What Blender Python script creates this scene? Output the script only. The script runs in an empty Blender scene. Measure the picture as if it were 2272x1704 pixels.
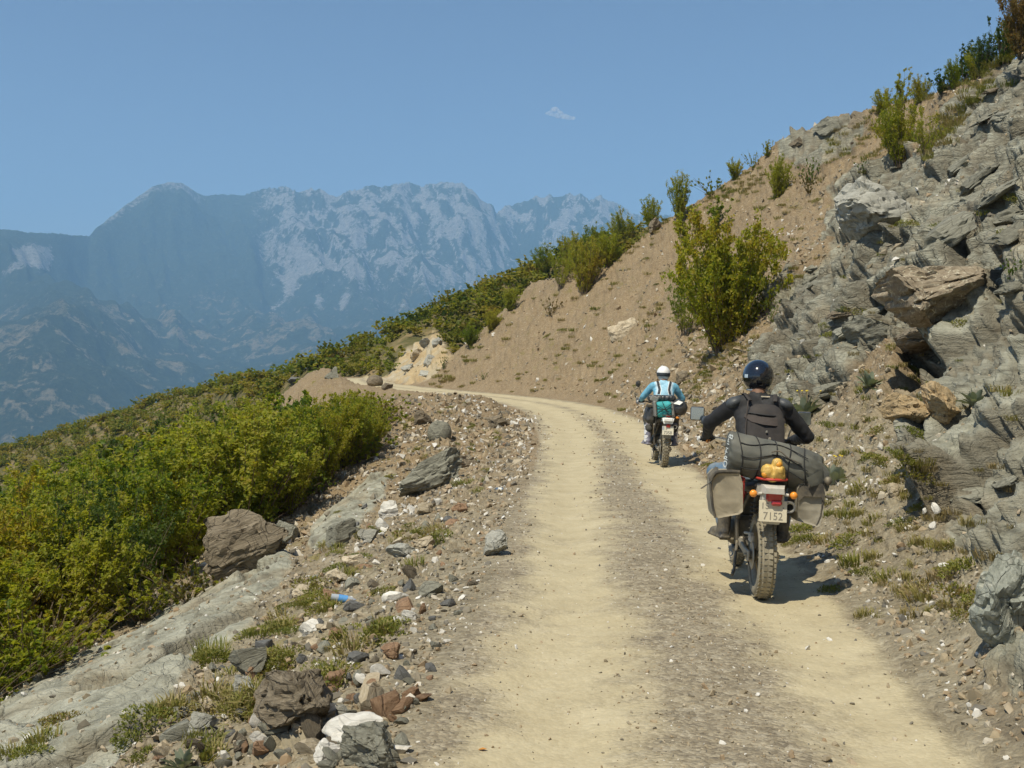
import bpy, bmesh, math, random
import numpy as np
from mathutils import Vector, Matrix, Quaternion

# ------------------------------------------------------------------ camera, sky, sun, exposure
SC = bpy.context.scene
FPX = 2329.0                       # focal length in pixels of the 2272 px wide photograph
CAMZ = 1.7
PITCH = math.atan(20.0 / FPX)
cam_d = bpy.data.cameras.new('camera')
cam = bpy.data.objects.new('camera', cam_d)
SC.collection.objects.link(cam)
cam.location = (0, 0, CAMZ)
cam.rotation_euler = (math.pi / 2 - PITCH, 0, 0)
cam_d.sensor_width = 36.0
cam_d.lens = 36.0 * FPX / 2272.0
cam_d.clip_start = 0.1
cam_d.clip_end = 60000.0
SC.camera = cam

SUN_DIR = Vector((-0.34, -0.46, 1.0)).normalized()      # towards the sun
world = bpy.data.worlds.new('World')
SC.world = world
world.use_nodes = True
wn = world.node_tree.nodes
wl = world.node_tree.links
wn.clear()
w_out = wn.new('ShaderNodeOutputWorld')
w_bg = wn.new('ShaderNodeBackground')
w_sky = wn.new('ShaderNodeTexSky')
w_sky.sky_type = 'NISHITA'
w_sky.sun_disc = False
w_sky.sun_elevation = math.asin(SUN_DIR.z)
w_sky.sun_rotation = math.atan2(SUN_DIR.x, SUN_DIR.y)
w_sky.altitude = 900.0
w_sky.air_density = 1.0
w_sky.dust_density = 1.0
w_sky.ozone_density = 2.4
w_bg.inputs['Strength'].default_value = 0.098
wl.new(w_sky.outputs[0], w_bg.inputs[0])
wl.new(w_bg.outputs[0], w_out.inputs[0])

sun_d = bpy.data.lights.new('sun', 'SUN')
sun_d.energy = 5.0
sun_d.angle = math.radians(0.53)
sun_d.color = (1.0, 0.92, 0.74)
sun = bpy.data.objects.new('sun', sun_d)
SC.collection.objects.link(sun)
sun.rotation_euler = (-SUN_DIR).to_track_quat('-Z', 'Y').to_euler()
sun.location = (-20, -30, 60)

SC.view_settings.view_transform = 'Standard'
SC.view_settings.look = 'None'
SC.view_settings.gamma = 1.0
SC.view_settings.exposure = 0.2
SC.view_settings.use_curve_mapping = False
SC.cycles.use_denoising = True
try:
    SC.cycles.denoiser = 'OPENIMAGEDENOISE'
    SC.cycles.denoising_input_passes = 'RGB_ALBEDO_NORMAL'
except Exception:
    pass
SC.cycles.max_bounces = 5
SC.cycles.diffuse_bounces = 3
SC.cycles.glossy_bounces = 2
SC.cycles.transmission_bounces = 3
SC.cycles.transparent_max_bounces = 6
SC.cycles.volume_bounces = 1
SC.cycles.use_light_tree = False
SC.cycles.caustics_reflective = False
SC.cycles.caustics_refractive = False
COL = SC.collection
rng = np.random.default_rng(7)
random.seed(7)
# ------------------------------------------------------------------ helpers
def tag(o, label=None, cat=None, group=None, kind=None):
    if label: o['label'] = label
    if cat: o['category'] = cat
    if group: o['group'] = group
    if kind: o['kind'] = kind
    return o

def empty(name, loc=(0, 0, 0)):
    o = bpy.data.objects.new(name, None)
    o.empty_display_size = 0.2
    o.location = loc
    COL.objects.link(o)
    return o

def link(name, me, parent=None, mat=None):
    if mat is not None and len(me.materials) == 0:
        me.materials.append(mat)
    o = bpy.data.objects.new(name, me)
    COL.objects.link(o)
    if parent is not None:
        o.parent = parent
    return o

def mesh_np(name, V, F, smooth=True, sharp=None):
    """V (n,3) array, F (m,k) int array (k = 3 or 4)"""
    V = np.ascontiguousarray(V, dtype=np.float32)
    F = np.ascontiguousarray(F, dtype=np.int32)
    me = bpy.data.meshes.new(name)
    n, m, k = len(V), len(F), F.shape[1]
    me.vertices.add(n)
    me.vertices.foreach_set('co', V.ravel())
    me.loops.add(m * k)
    me.loops.foreach_set('vertex_index', F.ravel())
    me.polygons.add(m)
    me.polygons.foreach_set('loop_start', np.arange(0, m * k, k, dtype=np.int32))
    me.update(calc_edges=True)
    me.polygons.foreach_set('use_smooth', np.full(m, smooth, dtype=bool))
    if sharp is not None:
        me.set_sharp_from_angle(angle=sharp)
    me.validate()
    return me

def attr(me, name, arr, domain='POINT'):
    a = me.attributes.new(name, 'FLOAT', domain)
    a.data.foreach_set('value', np.ascontiguousarray(arr, dtype=np.float32))

class MB:
    """collects primitive shapes of one part, build() links them as one mesh object"""
    def __init__(s):
        s.v = []; s.f = []
    def add(s, vs, fs):
        b = len(s.v)
        s.v.extend([tuple(v) for v in vs]); s.f.extend([tuple(i + b for i in f) for f in fs])
        return s
    def box(s, c, d, rot=None, taper=1.0, bev=0.0):
        hx, hy, hz = d[0] / 2, d[1] / 2, d[2] / 2
        M = rot if rot is not None else Matrix.Identity(3)
        bv = min(bev, hx * .9, hy * .9, hz * .9)
        if bv <= 0:
            pts = [Vector((x * hx * (taper if z > 0 else 1), y * hy * (taper if z > 0 else 1), z * hz)) for z in (-1, 1) for y in (-1, 1) for x in (-1, 1)]
            fs = [(0, 2, 3, 1), (4, 5, 7, 6), (0, 1, 5, 4), (2, 6, 7, 3), (0, 4, 6, 2), (1, 3, 7, 5)]
            C = Vector(c)
            return s.add([C + M @ p for p in pts], fs)
        # bevelled: hull of the 24 inset corners
        bm = bmesh.new()
        for z in (-1, 1):
            for y in (-1, 1):
                for x in (-1, 1):
                    t = taper if z > 0 else 1
                    for ax in range(3):
                        q = [x * hx * t, y * hy * t, z * hz]
                        for a2 in range(3):
                            if a2 != ax:
                                q[a2] -= math.copysign(bv, q[a2])
                        bm.verts.new(q)
        bmesh.ops.convex_hull(bm, input=bm.verts)
        bmesh.ops.dissolve_limit(bm, angle_limit=0.01, verts=bm.verts, edges=bm.edges)
        C = Vector(c)
        bm.verts.index_update()
        s.add([C + M @ v.co for v in bm.verts], [[v.index for v in f.verts] for f in bm.faces])
        bm.free()
        return s
    def tube(s, pts, r, n=10, caps=True, flat=1.0):
        pts = [Vector(p) for p in pts]
        rs = r if isinstance(r, (list, tuple)) else [r] * len(pts)
        rings = []
        prev = None
        for i, p in enumerate(pts):
            t = (pts[min(i + 1, len(pts) - 1)] - pts[max(i - 1, 0)])
            t = t.normalized() if t.length > 1e-9 else Vector((0, 0, 1))
            if prev is None:
                a = Vector((0, 0, 1)) if abs(t.z) < .9 else Vector((1, 0, 0))
                u = t.cross(a).normalized()
            else:
                u = (prev - t * prev.dot(t)).normalized()
            prev = u
            w = t.cross(u)
            rings.append([p + (u * math.cos(2 * math.pi * k / n) + w * (flat * math.sin(2 * math.pi * k / n))) * rs[i] for k in range(n)])
        vs = [v for rg in rings for v in rg]
        fs = []
        for i in range(len(pts) - 1):
            for k in range(n):
                k2 = (k + 1) % n
                fs.append((i * n + k, i * n + k2, (i + 1) * n + k2, (i + 1) * n + k))
        if caps:
            fs.append(tuple(range(n - 1, -1, -1)))
            fs.append(tuple((len(pts) - 1) * n + k for k in range(n)))
        return s.add(vs, fs)
    def lathe(s, prof, axis='x', c=(0, 0, 0), n=32, closed=False):
        """prof: list of (a, r) along the axis; revolved about it"""
        C = Vector(c)
        vs = []
        for a, r in prof:
            for k in range(n):
                th = 2 * math.pi * k / n
                u, w = r * math.cos(th), r * math.sin(th)
                q = {'x': (a, u, w), 'y': (u, a, w), 'z': (u, w, a)}[axis]
                vs.append(C + Vector(q))
        fs = []
        m = len(prof)
        for i in range(m if closed else m - 1):
            j = (i + 1) % m
            for k in range(n):
                k2 = (k + 1) % n
                fs.append((i * n + k, i * n + k2, j * n + k2, j * n + k))
        return s.add(vs, fs)
    def ball(s, c, r, n=12, m=8, rot=None):
        C = Vector(c)
        R = r if isinstance(r, (tuple, list)) else (r, r, r)
        M = rot if rot is not None else Matrix.Identity(3)
        vs = [C + M @ Vector((0, 0, -R[2]))]
        for i in range(1, m):
            ph = -math.pi / 2 + math.pi * i / m
            for k in range(n):
                th = 2 * math.pi * k / n
                vs.append(C + M @ Vector((R[0] * math.cos(ph) * math.cos(th), R[1] * math.cos(ph) * math.sin(th), R[2] * math.sin(ph))))
        vs.append(C + M @ Vector((0, 0, R[2])))
        fs = []
        for k in range(n):
            k2 = (k + 1) % n
            fs.append((0, 1 + k2, 1 + k))
            for i in range(m - 2):
                fs.append((1 + i * n + k, 1 + i * n + k2, 1 + (i + 1) * n + k2, 1 + (i + 1) * n + k))
            fs.append((1 + (m - 2) * n + k, 1 + (m - 2) * n + k2, len(vs) - 1))
        return s.add(vs, fs)
    def prism(s, outline, depth, M=None):
        """outline: 2-D points in local xz, extruded along local y by depth (centred), M: 4x4"""
        n = len(outline)
        M = M if M is not None else Matrix.Identity(4)
        vs = [M @ Vector((x, -depth / 2, z)) for x, z in outline] + [M @ Vector((x, depth / 2, z)) for x, z in outline]
        fs = [tuple(range(n)), tuple(range(2 * n - 1, n - 1, -1))]
        for k in range(n):
            k2 = (k + 1) % n
            fs.append((k, n + k, n + k2, k2))
        return s.add(vs, fs)
    def loft(s, rings, closed=True, caps=True):
        n = len(rings[0])
        vs = [v for r in rings for v in r]
        fs = []
        for i in range(len(rings) - 1):
            for k in range(n if closed else n - 1):
                k2 = (k + 1) % n
                fs.append((i * n + k, i * n + k2, (i + 1) * n + k2, (i + 1) * n + k))
        if caps:
            fs.append(tuple(range(n - 1, -1, -1)))
            fs.append(tuple((len(rings) - 1) * n + k for k in range(n)))
        return s.add(vs, fs)
    def mesh(s, name, smooth=True, ang=35):
        me = bpy.data.meshes.new(name)
        me.from_pydata(s.v, [], s.f)
        bm = bmesh.new(); bm.from_mesh(me)
        bmesh.ops.recalc_face_normals(bm, faces=bm.faces)
        bm.to_mesh(me); bm.free()
        if smooth:
            me.polygons.foreach_set('use_smooth', np.ones(len(me.polygons), dtype=bool))
            me.set_sharp_from_angle(angle=math.radians(ang))
        me.update()
        return me
    def build(s, name, mat, parent=None, smooth=True, ang=35):
        return link(name, s.mesh(name, smooth, ang), parent, mat)

# ---- numpy noise
def _h(ix, iy, iz, seed):
    with np.errstate(over='ignore'):
        h = (ix.astype(np.uint32) * np.uint32(374761393) + iy.astype(np.uint32) * np.uint32(668265263)
             + iz.astype(np.uint32) * np.uint32(2147483647) + np.uint32(seed * 974711 + 12345))
        h = (h ^ (h >> np.uint32(13))) * np.uint32(1274126177)
        h = (h ^ (h >> np.uint32(15))) * np.uint32(2246822519)
        h = h ^ (h >> np.uint32(16))
    return h.astype(np.float32) * np.float32(1.0 / 4294967296.0)

def vnoise(p, seed=0):
    """value noise in -1..1, p (n,3)"""
    f = np.floor(p)
    i = f.astype(np.int64)
    t = (p - f).astype(np.float32)
    t = t * t * t * (t * (t * 6 - 15) + 10)
    x, y, z = i[:, 0], i[:, 1], i[:, 2]
    out = 0
    for dx in (0, 1):
        wx = t[:, 0] if dx else 1 - t[:, 0]
        for dy in (0, 1):
            wy = t[:, 1] if dy else 1 - t[:, 1]
            for dz in (0, 1):
                wz = t[:, 2] if dz else 1 - t[:, 2]
                out = out + wx * wy * wz * _h(x + dx, y + dy, z + dz, seed)
    return out * 2 - 1

def fbm(p, seed=0, octs=4, gain=0.5, lac=2.03):
    a, o, tot = 1.0, 0, 0
    for k in range(octs):
        o = o + a * vnoise(p * (lac ** k) + 17.3 * k, seed + k)
        tot += a
        a *= gain
    return o / tot

def worley_blocks(p, seed=0, jit=0.9):
    """faceted blocks: returns (offset per block with random tilt, distance to the crack)"""
    f = np.floor(p).astype(np.int64)
    n = len(p)
    d1 = np.full(n, 9e9, np.float32); d2 = np.full(n, 9e9, np.float32)
    best = np.zeros((n, 3), np.float32); cid = np.zeros((n, 3), np.int64)
    for dx in (-1, 0, 1):
        for dy in (-1, 0, 1):
            for dz in (-1, 0, 1):
                c = f + np.array([dx, dy, dz])
                q = np.stack([_h(c[:, 0], c[:, 1], c[:, 2], seed + k) for k in range(3)], 1)
                fp = c + 0.5 + (q - 0.5) * jit
                d = ((p - fp) ** 2).sum(1).astype(np.float32)
                near = d < d1
                d2 = np.where(near, d1, np.minimum(d2, d))
                best[near] = fp[near]; cid[near] = c[near]
                d1 = np.where(near, d, d1)
    off = _h(cid[:, 0], cid[:, 1], cid[:, 2], seed + 11) - 0.5
    til = np.stack([_h(cid[:, 0], cid[:, 1], cid[:, 2], seed + 20 + k) - 0.5 for k in range(3)], 1)
    tilt = ((p - best) * til).sum(1)
    crack = np.sqrt(d2) - np.sqrt(d1)
    rnd = _h(cid[:, 0], cid[:, 1], cid[:, 2], seed + 31)
    return off.astype(np.float32), tilt.astype(np.float32), crack, rnd

def sstep(a, b, x):
    t = np.clip((x - a) / (b - a), 0, 1)
    return t * t * (3 - 2 * t)

# ---- node material helper
def new_mat(name):
    m = bpy.data.materials.new(name)
    m.use_nodes = True
    nt = m.node_tree
    nt.nodes.clear()
    out = nt.nodes.new('ShaderNodeOutputMaterial')
    b = nt.nodes.new('ShaderNodeBsdfPrincipled')
    nt.links.new(b.outputs[0], out.inputs[0])
    return m, nt, b, out

def nd(nt, typ, ins=None, **kw):
    n = nt.nodes.new(typ)
    for k, v in kw.items():
        setattr(n, k, v)
    if ins:
        for k, v in ins.items():
            if hasattr(v, 'is_output') or isinstance(v, bpy.types.NodeSocket):
                nt.links.new(v, n.inputs[k])
            else:
                n.inputs[k].default_value = v
    return n

def mixc(nt, fac, a, b, blend='MIX'):
    n = nt.nodes.new('ShaderNodeMix')
    n.data_type = 'RGBA'
    n.blend_type = blend
    for idx, v in ((0, fac), (6, a), (7, b)):
        if isinstance(v, bpy.types.NodeSocket):
            nt.links.new(v, n.inputs[idx])
        else:
            if idx and len(v) == 3: v = (*v, 1)
            n.inputs[idx].default_value = v
    return n.outputs[2]

def ramp(nt, fac, stops):
    n = nt.nodes.new('ShaderNodeValToRGB')
    nt.links.new(fac, n.inputs[0])
    el = n.color_ramp.elements
    while len(el) < len(stops): el.new(0.5)
    for e, (p, c) in zip(el, stops):
        e.position = p
        e.color = (*c, 1) if not isinstance(c, (int, float)) else (c, c, c, 1)
    return n.outputs[0]

def math_n(nt, op, a, b=0.5, clamp=False):
    n = nt.nodes.new('ShaderNodeMath')
    n.operation = op; n.use_clamp = clamp
    for i, v in ((0, a), (1, b)):
        if isinstance(v, bpy.types.NodeSocket): nt.links.new(v, n.inputs[i])
        else: n.inputs[i].default_value = v
    return n.outputs[0]

def simple_mat(name, col, rough=0.6, metal=0.0, var=0.25, scale=14.0, bump=0.0, dust=0.0, dust_col=(.42, .35, .23), coat=0.0, trans=0.0, spec=0.5):
    """painted / fabric / metal surface with a little procedural wear and road dust"""
    m, nt, b, out = new_mat(name)
    tc = nd(nt, 'ShaderNodeTexCoord')
    no = nd(nt, 'ShaderNodeTexNoise', {'Vector': tc.outputs['Object'], 'Scale': scale, 'Detail': 6.0, 'Roughness': 0.65})
    dark = tuple(c * (1 - var) for c in col)
    lite = tuple(min(1, c * (1 + var)) for c in col)
    c = ramp(nt, no.outputs[0], [(0.3, dark), (0.7, lite)])
    if dust > 0:
        n2 = nd(nt, 'ShaderNodeTexNoise', {'Vector': tc.outputs['Object'], 'Scale': scale * .45, 'Detail': 8.0, 'Roughness': 0.7})
        f = ramp(nt, n2.outputs[0], [(0.55 - dust * .45, 0.0), (0.8 - dust * .3, 1.0)])
        f = math_n(nt, 'MULTIPLY', f, min(1, dust * 1.3), True)
        c = mixc(nt, f, c, dust_col)
        r = math_n(nt, 'MULTIPLY_ADD', f, 0.9 - rough)
        r.node.inputs[2].default_value = rough
        nt.links.new(r, b.inputs['Roughness'])
    else:
        b.inputs['Roughness'].default_value = rough
    nt.links.new(c, b.inputs['Base Color'])
    b.inputs['Metallic'].default_value = metal
    b.inputs['Specular IOR Level'].default_value = spec
    if coat: b.inputs['Coat Weight'].default_value = coat
    if trans: b.inputs['Transmission Weight'].default_value = trans
    if bump:
        bp = nd(nt, 'ShaderNodeBump', {'Strength': bump, 'Distance': 0.01, 'Height': no.outputs[0]})
        nt.links.new(bp.outputs[0], b.inputs['Normal'])
    return m

# ---- photograph pixel <-> world ray (used to find where on the built ground a thing stands)
def ray(px, py):
    u, v = (px - 1136.0) / FPX, (852.0 - py) / FPX
    c, s = math.cos(PITCH), math.sin(PITCH)
    return Vector((u, c + v * s, -s + v * c)).normalized()

def project(V):
    """world points (n,3) -> photograph pixels"""
    c, s = math.cos(PITCH), math.sin(PITCH)
    y, z = V[:, 1], V[:, 2] - CAMZ
    dep = np.maximum(y * c - z * s, 0.05)
    up = y * s + z * c
    return 1136.0 + FPX * V[:, 0] / dep, 852.0 - FPX * up / dep

def in_poly(px, py, poly):
    """signed soft membership: distance (px) to the polygon edge, positive inside"""
    poly = np.array(poly, float)
    inside = np.zeros(len(px), bool)
    dist = np.full(len(px), 1e9)
    n = len(poly)
    for i in range(n):
        x1, y1 = poly[i]; x2, y2 = poly[(i + 1) % n]
        cond = ((y1 > py) != (y2 > py))
        with np.errstate(divide='ignore', invalid='ignore'):
            xi = (x2 - x1) * (py - y1) / (y2 - y1 if y2 != y1 else 1e-9) + x1
        inside ^= cond & (px < xi)
        L2 = (x2 - x1) ** 2 + (y2 - y1) ** 2
        t = np.clip(((px - x1) * (x2 - x1) + (py - y1) * (y2 - y1)) / max(L2, 1e-9), 0, 1)
        dist = np.minimum(dist, np.hypot(px - x1 - t * (x2 - x1), py - y1 - t * (y2 - y1)))
    return np.where(inside, dist, -dist)
# ------------------------------------------------------------------ the ground: one sheet, heights from the road outwards
CL = np.array([(.55, -60), (.7, -30), (.78, -10), (.85, 0), (.95, 4.5), (1.25, 8.2), (1.5, 13), (1.95, 20.6), (2.35, 28), (2.3, 36), (1.3, 44),
               (-1.2, 51), (-4.4, 57.5), (-7, 63), (-9.5, 70), (-11.3, 79), (-12.6, 90), (-11.5, 101), (-7, 112), (1, 122)], float)

def catmull(P, k=12):
    out = []
    for i in range(len(P) - 1):
        p0, p1, p2, p3 = P[max(i - 1, 0)], P[i], P[i + 1], P[min(i + 2, len(P) - 1)]
        for t in np.linspace(0, 1, k, endpoint=False):
            out.append(.5 * ((2 * p1) + (-p0 + p2) * t + (2 * p0 - 5 * p1 + 4 * p2 - p3) * t * t + (-p0 + 3 * p1 - 3 * p2 + p3) * t ** 3))
    out.append(P[-1])
    return np.array(out)
CLd = catmull(CL, 10)
_seg = np.r_[0, np.cumsum(np.hypot(*np.diff(CLd, axis=0).T))]
_s0 = np.interp(0, CLd[:40, 1], _seg[:40])
CLs = _seg - _s0
CLt = np.gradient(CLd, axis=0); CLt /= np.hypot(CLt[:, 0], CLt[:, 1])[:, None]

def road_st(x, y):
    """station along the road and signed offset (positive right) of points"""
    s = np.empty(len(x)); t = np.empty(len(x))
    for i in range(0, len(x), 60000):
        dx = x[i:i + 60000, None] - CLd[None, :, 0]; dy = y[i:i + 60000, None] - CLd[None, :, 1]
        k = np.argmin(dx * dx + dy * dy, 1)
        r = np.arange(len(k))
        ddx, ddy = dx[r, k], dy[r, k]
        tx, ty = CLt[k, 0], CLt[k, 1]
        al = np.clip(ddx * tx + ddy * ty, -1.5, 1.5)
        s[i:i + 60000] = CLs[k] + al
        lat = ddx * ty - ddy * tx
        d = np.sqrt(np.maximum(ddx * ddx + ddy * ddy - al * al, 0))
        t[i:i + 60000] = np.where(np.abs(ddx * ddx + ddy * ddy) > 16, np.sign(lat) * d, lat)
    return s, t

def road_z(s):
    return np.interp(s, [-60, 14, 26, 84, 200], [0, 0, 0.10, 1.40, 1.5])

def half_w(s):
    return np.interp(s, [0, 20, 30, 60, 200], [1.45, 1.5, 1.75, 1.9, 1.9])

# polar tessellation about the viewpoint: fine where the photograph looks, coarse elsewhere
_af = np.radians(np.arange(-27.5, 27.51, 0.066))
_ac = np.radians(np.concatenate([np.arange(-180, -60, 5), np.arange(-60, -27.5, 0.6)]))
AZ = np.concatenate([_ac, _af, -_ac[::-1]])
AZ[-1] = AZ[0] + 2 * math.pi
RR = np.concatenate([[0.25, .8, 1.6, 2.4, 3.0, 3.5], np.geomspace(3.9, 46, 525), np.geomspace(46.4, 92, 95), np.geomspace(93, 300, 62), np.geomspace(310, 900, 14)])
NA, NR = len(AZ), len(RR)
GA, GR = np.meshgrid(AZ, RR, indexing='ij')
gx = (GR * np.sin(GA)).ravel(); gy = (GR * np.cos(GA)).ravel()
S, T = road_st(gx, gy)
W = half_w(S)
tr = T - np.interp(S, [0, 5, 8, 13, 20, 30, 60, 200], [1.08, 1.14, 1.28, 1.4, 1.5, 1.75, 1.9, 1.9])
tl = -T - W
P2 = np.stack([gx, gy, np.zeros_like(gx)], 1)
n_lo = fbm(P2 / 7.0, 3, 3)
n_md = fbm(P2 / 1.8, 9, 3)

# cross profile
zroad = road_z(S)
prof_r = np.interp(tr, [0, .3, 1.0, 3.0, 8.0, 60, 900], [0, .10, .62, 2.45, 7.3, 62, 300])
rill = 1 - np.abs(fbm(np.stack([S / 1.9 + .25 * tr * n_lo, tr / 14, tr * 0], 1), 19, 3))
prof_r = prof_r * (1 + .10 * n_lo * sstep(1, 6, tr)) + .45 * n_md * sstep(.8, 4, tr) - .42 * (rill - .8) * sstep(1.5, 5, tr)
l_near = np.interp(tl, [0, .5, 3.2, 5.0, 15, 40, 900], [0, -.06, -.95, -1.75, -4.2, -24, -480])
l_mid = np.interp(tl, [0, 1, 5.5, 9, 17, 40, 900], [0, .02, -.25, -1.9, -4.4, -22, -480])
l_far = np.interp(tl, [0, .8, 2.2, 40, 900], [.0, .14, -.3, -25, -480])
wm = sstep(19, 30, S) * (1 - sstep(44, 52, S)); wf = sstep(44, 52, S)
prof_l = l_near * (1 - wm - wf) + l_mid * wm + l_far * wf
prof_l = prof_l + sstep(.3, 3, tl) * (.20 * n_md + .5 * n_lo * sstep(5, 14, tl))
prof_l += .62 * np.exp(-(((gx + 2.6) / 3.6) ** 2 + ((gy - 37.5) / 5.0) ** 2)) * sstep(0.1, 1.6, tl)
prof_l += 1.05 * np.exp(-(((gx + 12.3) / 4.2) ** 2 + ((gy - 66.5) / 5.5) ** 2)) * sstep(0.1, 1.3, tl)
A = zroad + np.where(T > 0, np.where(tr > 0, prof_r, 0), np.where(tl > 0, prof_l, 0))
# ruts
rut = np.exp(-((T + .78) / .33) ** 2) + np.exp(-((T - .80) / .36) ** 2)
A -= np.where((tr < 0) & (tl < 0), .045 * rut, 0)

# crest of the cut slope, as seen from the road
pxa = 1136 + FPX * np.tan(np.clip(AZ, -1.25, 1.25))
E1 = np.array([(700, 845), (792, 834), (835, 779), (880, 742), (940, 727), (985, 775), (1005, 787), (1074, 730), (1139, 668), (1182, 627), (1260, 612), (1330, 600), (1367, 578),
               (1440, 516), (1500, 478), (1560, 440), (1623, 400), (1684, 363), (1722, 322), (1760, 300), (1850, 262), (1931, 243), (2054, 214), (2157, 176), (2272, 112), (2700, -100), (9000, -2500)], float)
e1 = (832 - np.interp(pxa, E1[:, 0], E1[:, 1])) / FPX
EB = np.array([(-9000, 2000), (-600, 1130), (0, 1003), (308, 903), (390, 880), (534, 848), (600, 842), (678, 818), (822, 768), (1027, 672), (1202, 596), (1273, 560), (1376, 527),
               (1500, 480), (1700, 400), (2272, 300), (9000, 0)], float)
eB = (832 - np.interp(pxa, EB[:, 0], EB[:, 1])) / FPX
rB = np.interp(pxa, [-600, 0, 390, 534, 680, 900, 1200, 1400, 2272], [260, 235, 185, 140, 115, 112, 122, 130, 130])
gB = np.interp(pxa, [0, 534, 680, 900, 1000, 1200, 1400], [.24, .22, .25, .22, .32, .45, .5])

Ag = A.reshape(NA, NR).copy(); trg = tr.reshape(NA, NR); tlg = tl.reshape(NA, NR)
ca = np.maximum(np.cos(AZ), 0.15)
for i in range(NA):
    if abs(AZ[i]) > 1.3: continue
    el = (Ag[i] - CAMZ) / (RR * ca[i])
    ok = (trg[i] > 0.2) & (el >= e1[i])
    if pxa[i] < 960: ok &= RR > 72
    k = np.argmax(ok)
    if ok[k]:
        q = RR[k:] - RR[k]
        Ag[i, k:] = CAMZ + RR[k] * e1[i] * ca[i] + q * e1[i] * ca[i] - .55 * (np.sqrt(q * q + 16) - 4)
q = GR - rB[:, None]
zc = CAMZ + rB[:, None] * (eB * ca)[:, None]
Bg = np.where(q < 0, zc + q * gB[:, None], zc + q * (eB * ca)[:, None] - .5 * (np.sqrt(q * q + 100) - 10))
Bg += (.8 * n_lo + .3 * n_md).reshape(NA, NR)
Bg = np.where(np.abs(GA) > 1.3, -999, Bg)
corr = (trg < .6) & (tlg < 2.0) & (S.reshape(NA, NR) < 96)
useB = (~corr) & (Bg > Ag) & (GR > 62)
Zg = np.where(useB, Bg, Ag)
Z = Zg.ravel()

# material regions
V = np.stack([gx, gy, Z], 1)
px, py = project(V)
front = gy > 1
def region(poly, soft=18, warp=26, seed=50):
    d = in_poly(px, py, poly) + warp * fbm(V * 1.1, seed, 3)
    return np.where(front, sstep(-soft, soft, d), 0)
ROCK_POLYS = [
    [(1690, 915), (1690, 770), (1735, 630), (1835, 560), (1850, 405), (1930, 362), (2050, 345), (2095, 255), (2170, 190), (2272, 90), (3200, -400), (3200, 900), (2272, 700), (2130, 700), (2090, 800), (1960, 750), (1840, 880), (1760, 930)],
    [(2100, 640), (2272, 620), (3200, 600), (3200, 1500), (2272, 1330), (2180, 1270), (2090, 1180), (2060, 1060), (2060, 930)],
    [(1722, 315), (1790, 290), (1890, 255), (1930, 262), (1900, 330), (1800, 370), (1740, 350)],
    [(2050, 1600), (2180, 1480), (2272, 1440), (3200, 1300), (3200, 2400), (2300, 2000)],
]
rockR = np.max([region(p, seed=50 + i) for i, p in enumerate(ROCK_POLYS)], 0) * sstep(.1, .6, tr) * (GR.ravel() < 90)
ROCK_LEFT = [
    [(-900, 2300), (-300, 1850), (0, 1590), (150, 1480), (330, 1390), (450, 1310), (560, 1260), (640, 1230), (660, 1270), (600, 1330), (560, 1390), (440, 1480), (370, 1560), (350, 1620), (260, 1704), (100, 2100)],
    [(690, 1180), (760, 1120), (830, 1060), (880, 1050), (850, 1110), (760, 1200), (700, 1230)],
]
rockL = np.max([region(p, 14, 16, 60 + i) for i, p in enumerate(ROCK_LEFT)], 0) * sstep(.5, 1.2, tl)
yel = region([(765, 845), (800, 815), (840, 768), (897, 728), (975, 735), (1000, 790), (965, 850)], 8, 8, 70) * (GR.ravel() > 66) * (tr > -.3)
spur = useB.ravel().astype(float)

# displaced relief
def grid_normals(V):
    G = V.reshape(NA, NR, 3)
    da = np.gradient(G, axis=0); dr = np.gradient(G, axis=1)
    N = np.cross(da, dr)
    N *= np.sign(N[..., 2:3] + 1e-9)
    return (N / np.maximum(np.linalg.norm(N, axis=2, keepdims=True), 1e-9)).reshape(-1, 3)
NB = grid_normals(V)
NB = NB.reshape(NA, NR, 3)
for _ in range(3):
    NB[1:-1, 1:-1] = (NB[:-2, 1:-1] + NB[2:, 1:-1] + NB[1:-1, :-2] + NB[1:-1, 2:]) / 4
NB = NB.reshape(-1, 3); NB /= np.linalg.norm(NB, axis=1, keepdims=True)

disp = np.zeros(len(V), np.float32)
crackv = np.ones(len(V), np.float32)
rocktone = np.full(len(V), .5, np.float32)
def bed(p, nb, su, sn):
    nb = np.array(nb, float); nb /= np.linalg.norm(nb)
    u = np.cross(nb, [0, 1, 0.0]); u /= np.linalg.norm(u)
    w = np.cross(nb, u)
    return np.stack([p @ u / su, p @ w / su, p @ nb / sn], 1)
sel = np.where(rockR > .02)[0]
pv = V[sel] + .12 * np.stack([fbm(V[sel] * 1.3, 80 + k, 2) for k in range(3)], 1)
darkz = sstep(2080, 2180, px[sel]) * sstep(600, 720, py[sel])
nbR = (-.42, -.12, .9)
o1, t1, c1, r1 = worley_blocks(bed(pv, nbR, 1.7, .75), 1)
o2, t2, c2, r2 = worley_blocks(bed(pv, nbR, .55, .22), 5)
o3, t3, c3, r3 = worley_blocks(bed(pv, (-.5, -.1, .85), .22, .035), 8)
d = .85 * o1 + .6 * t1 - .16 * (1 - sstep(0, .07, c1)) + (.26 * o2 + .34 * t2 - .10 * (1 - sstep(0, .10, c2)))
d = d * (1 - .45 * darkz) + (.085 + .05 * darkz) * (o3 + .9 * t3)
d += .05 * fbm(pv * 5, 90, 3)
disp[sel] += (rockR[sel] * (d + .08)).astype(np.float32)
crackv[sel] = np.minimum(sstep(0, .12, c1), .4 + .6 * sstep(0, .12, c2))
rocktone[sel] = .5 * r1 + .5 * r2
sel = np.where(rockL > .02)[0]
pv = V[sel] + .1 * np.stack([fbm(V[sel] * 1.3, 85 + k, 2) for k in range(3)], 1)
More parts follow.
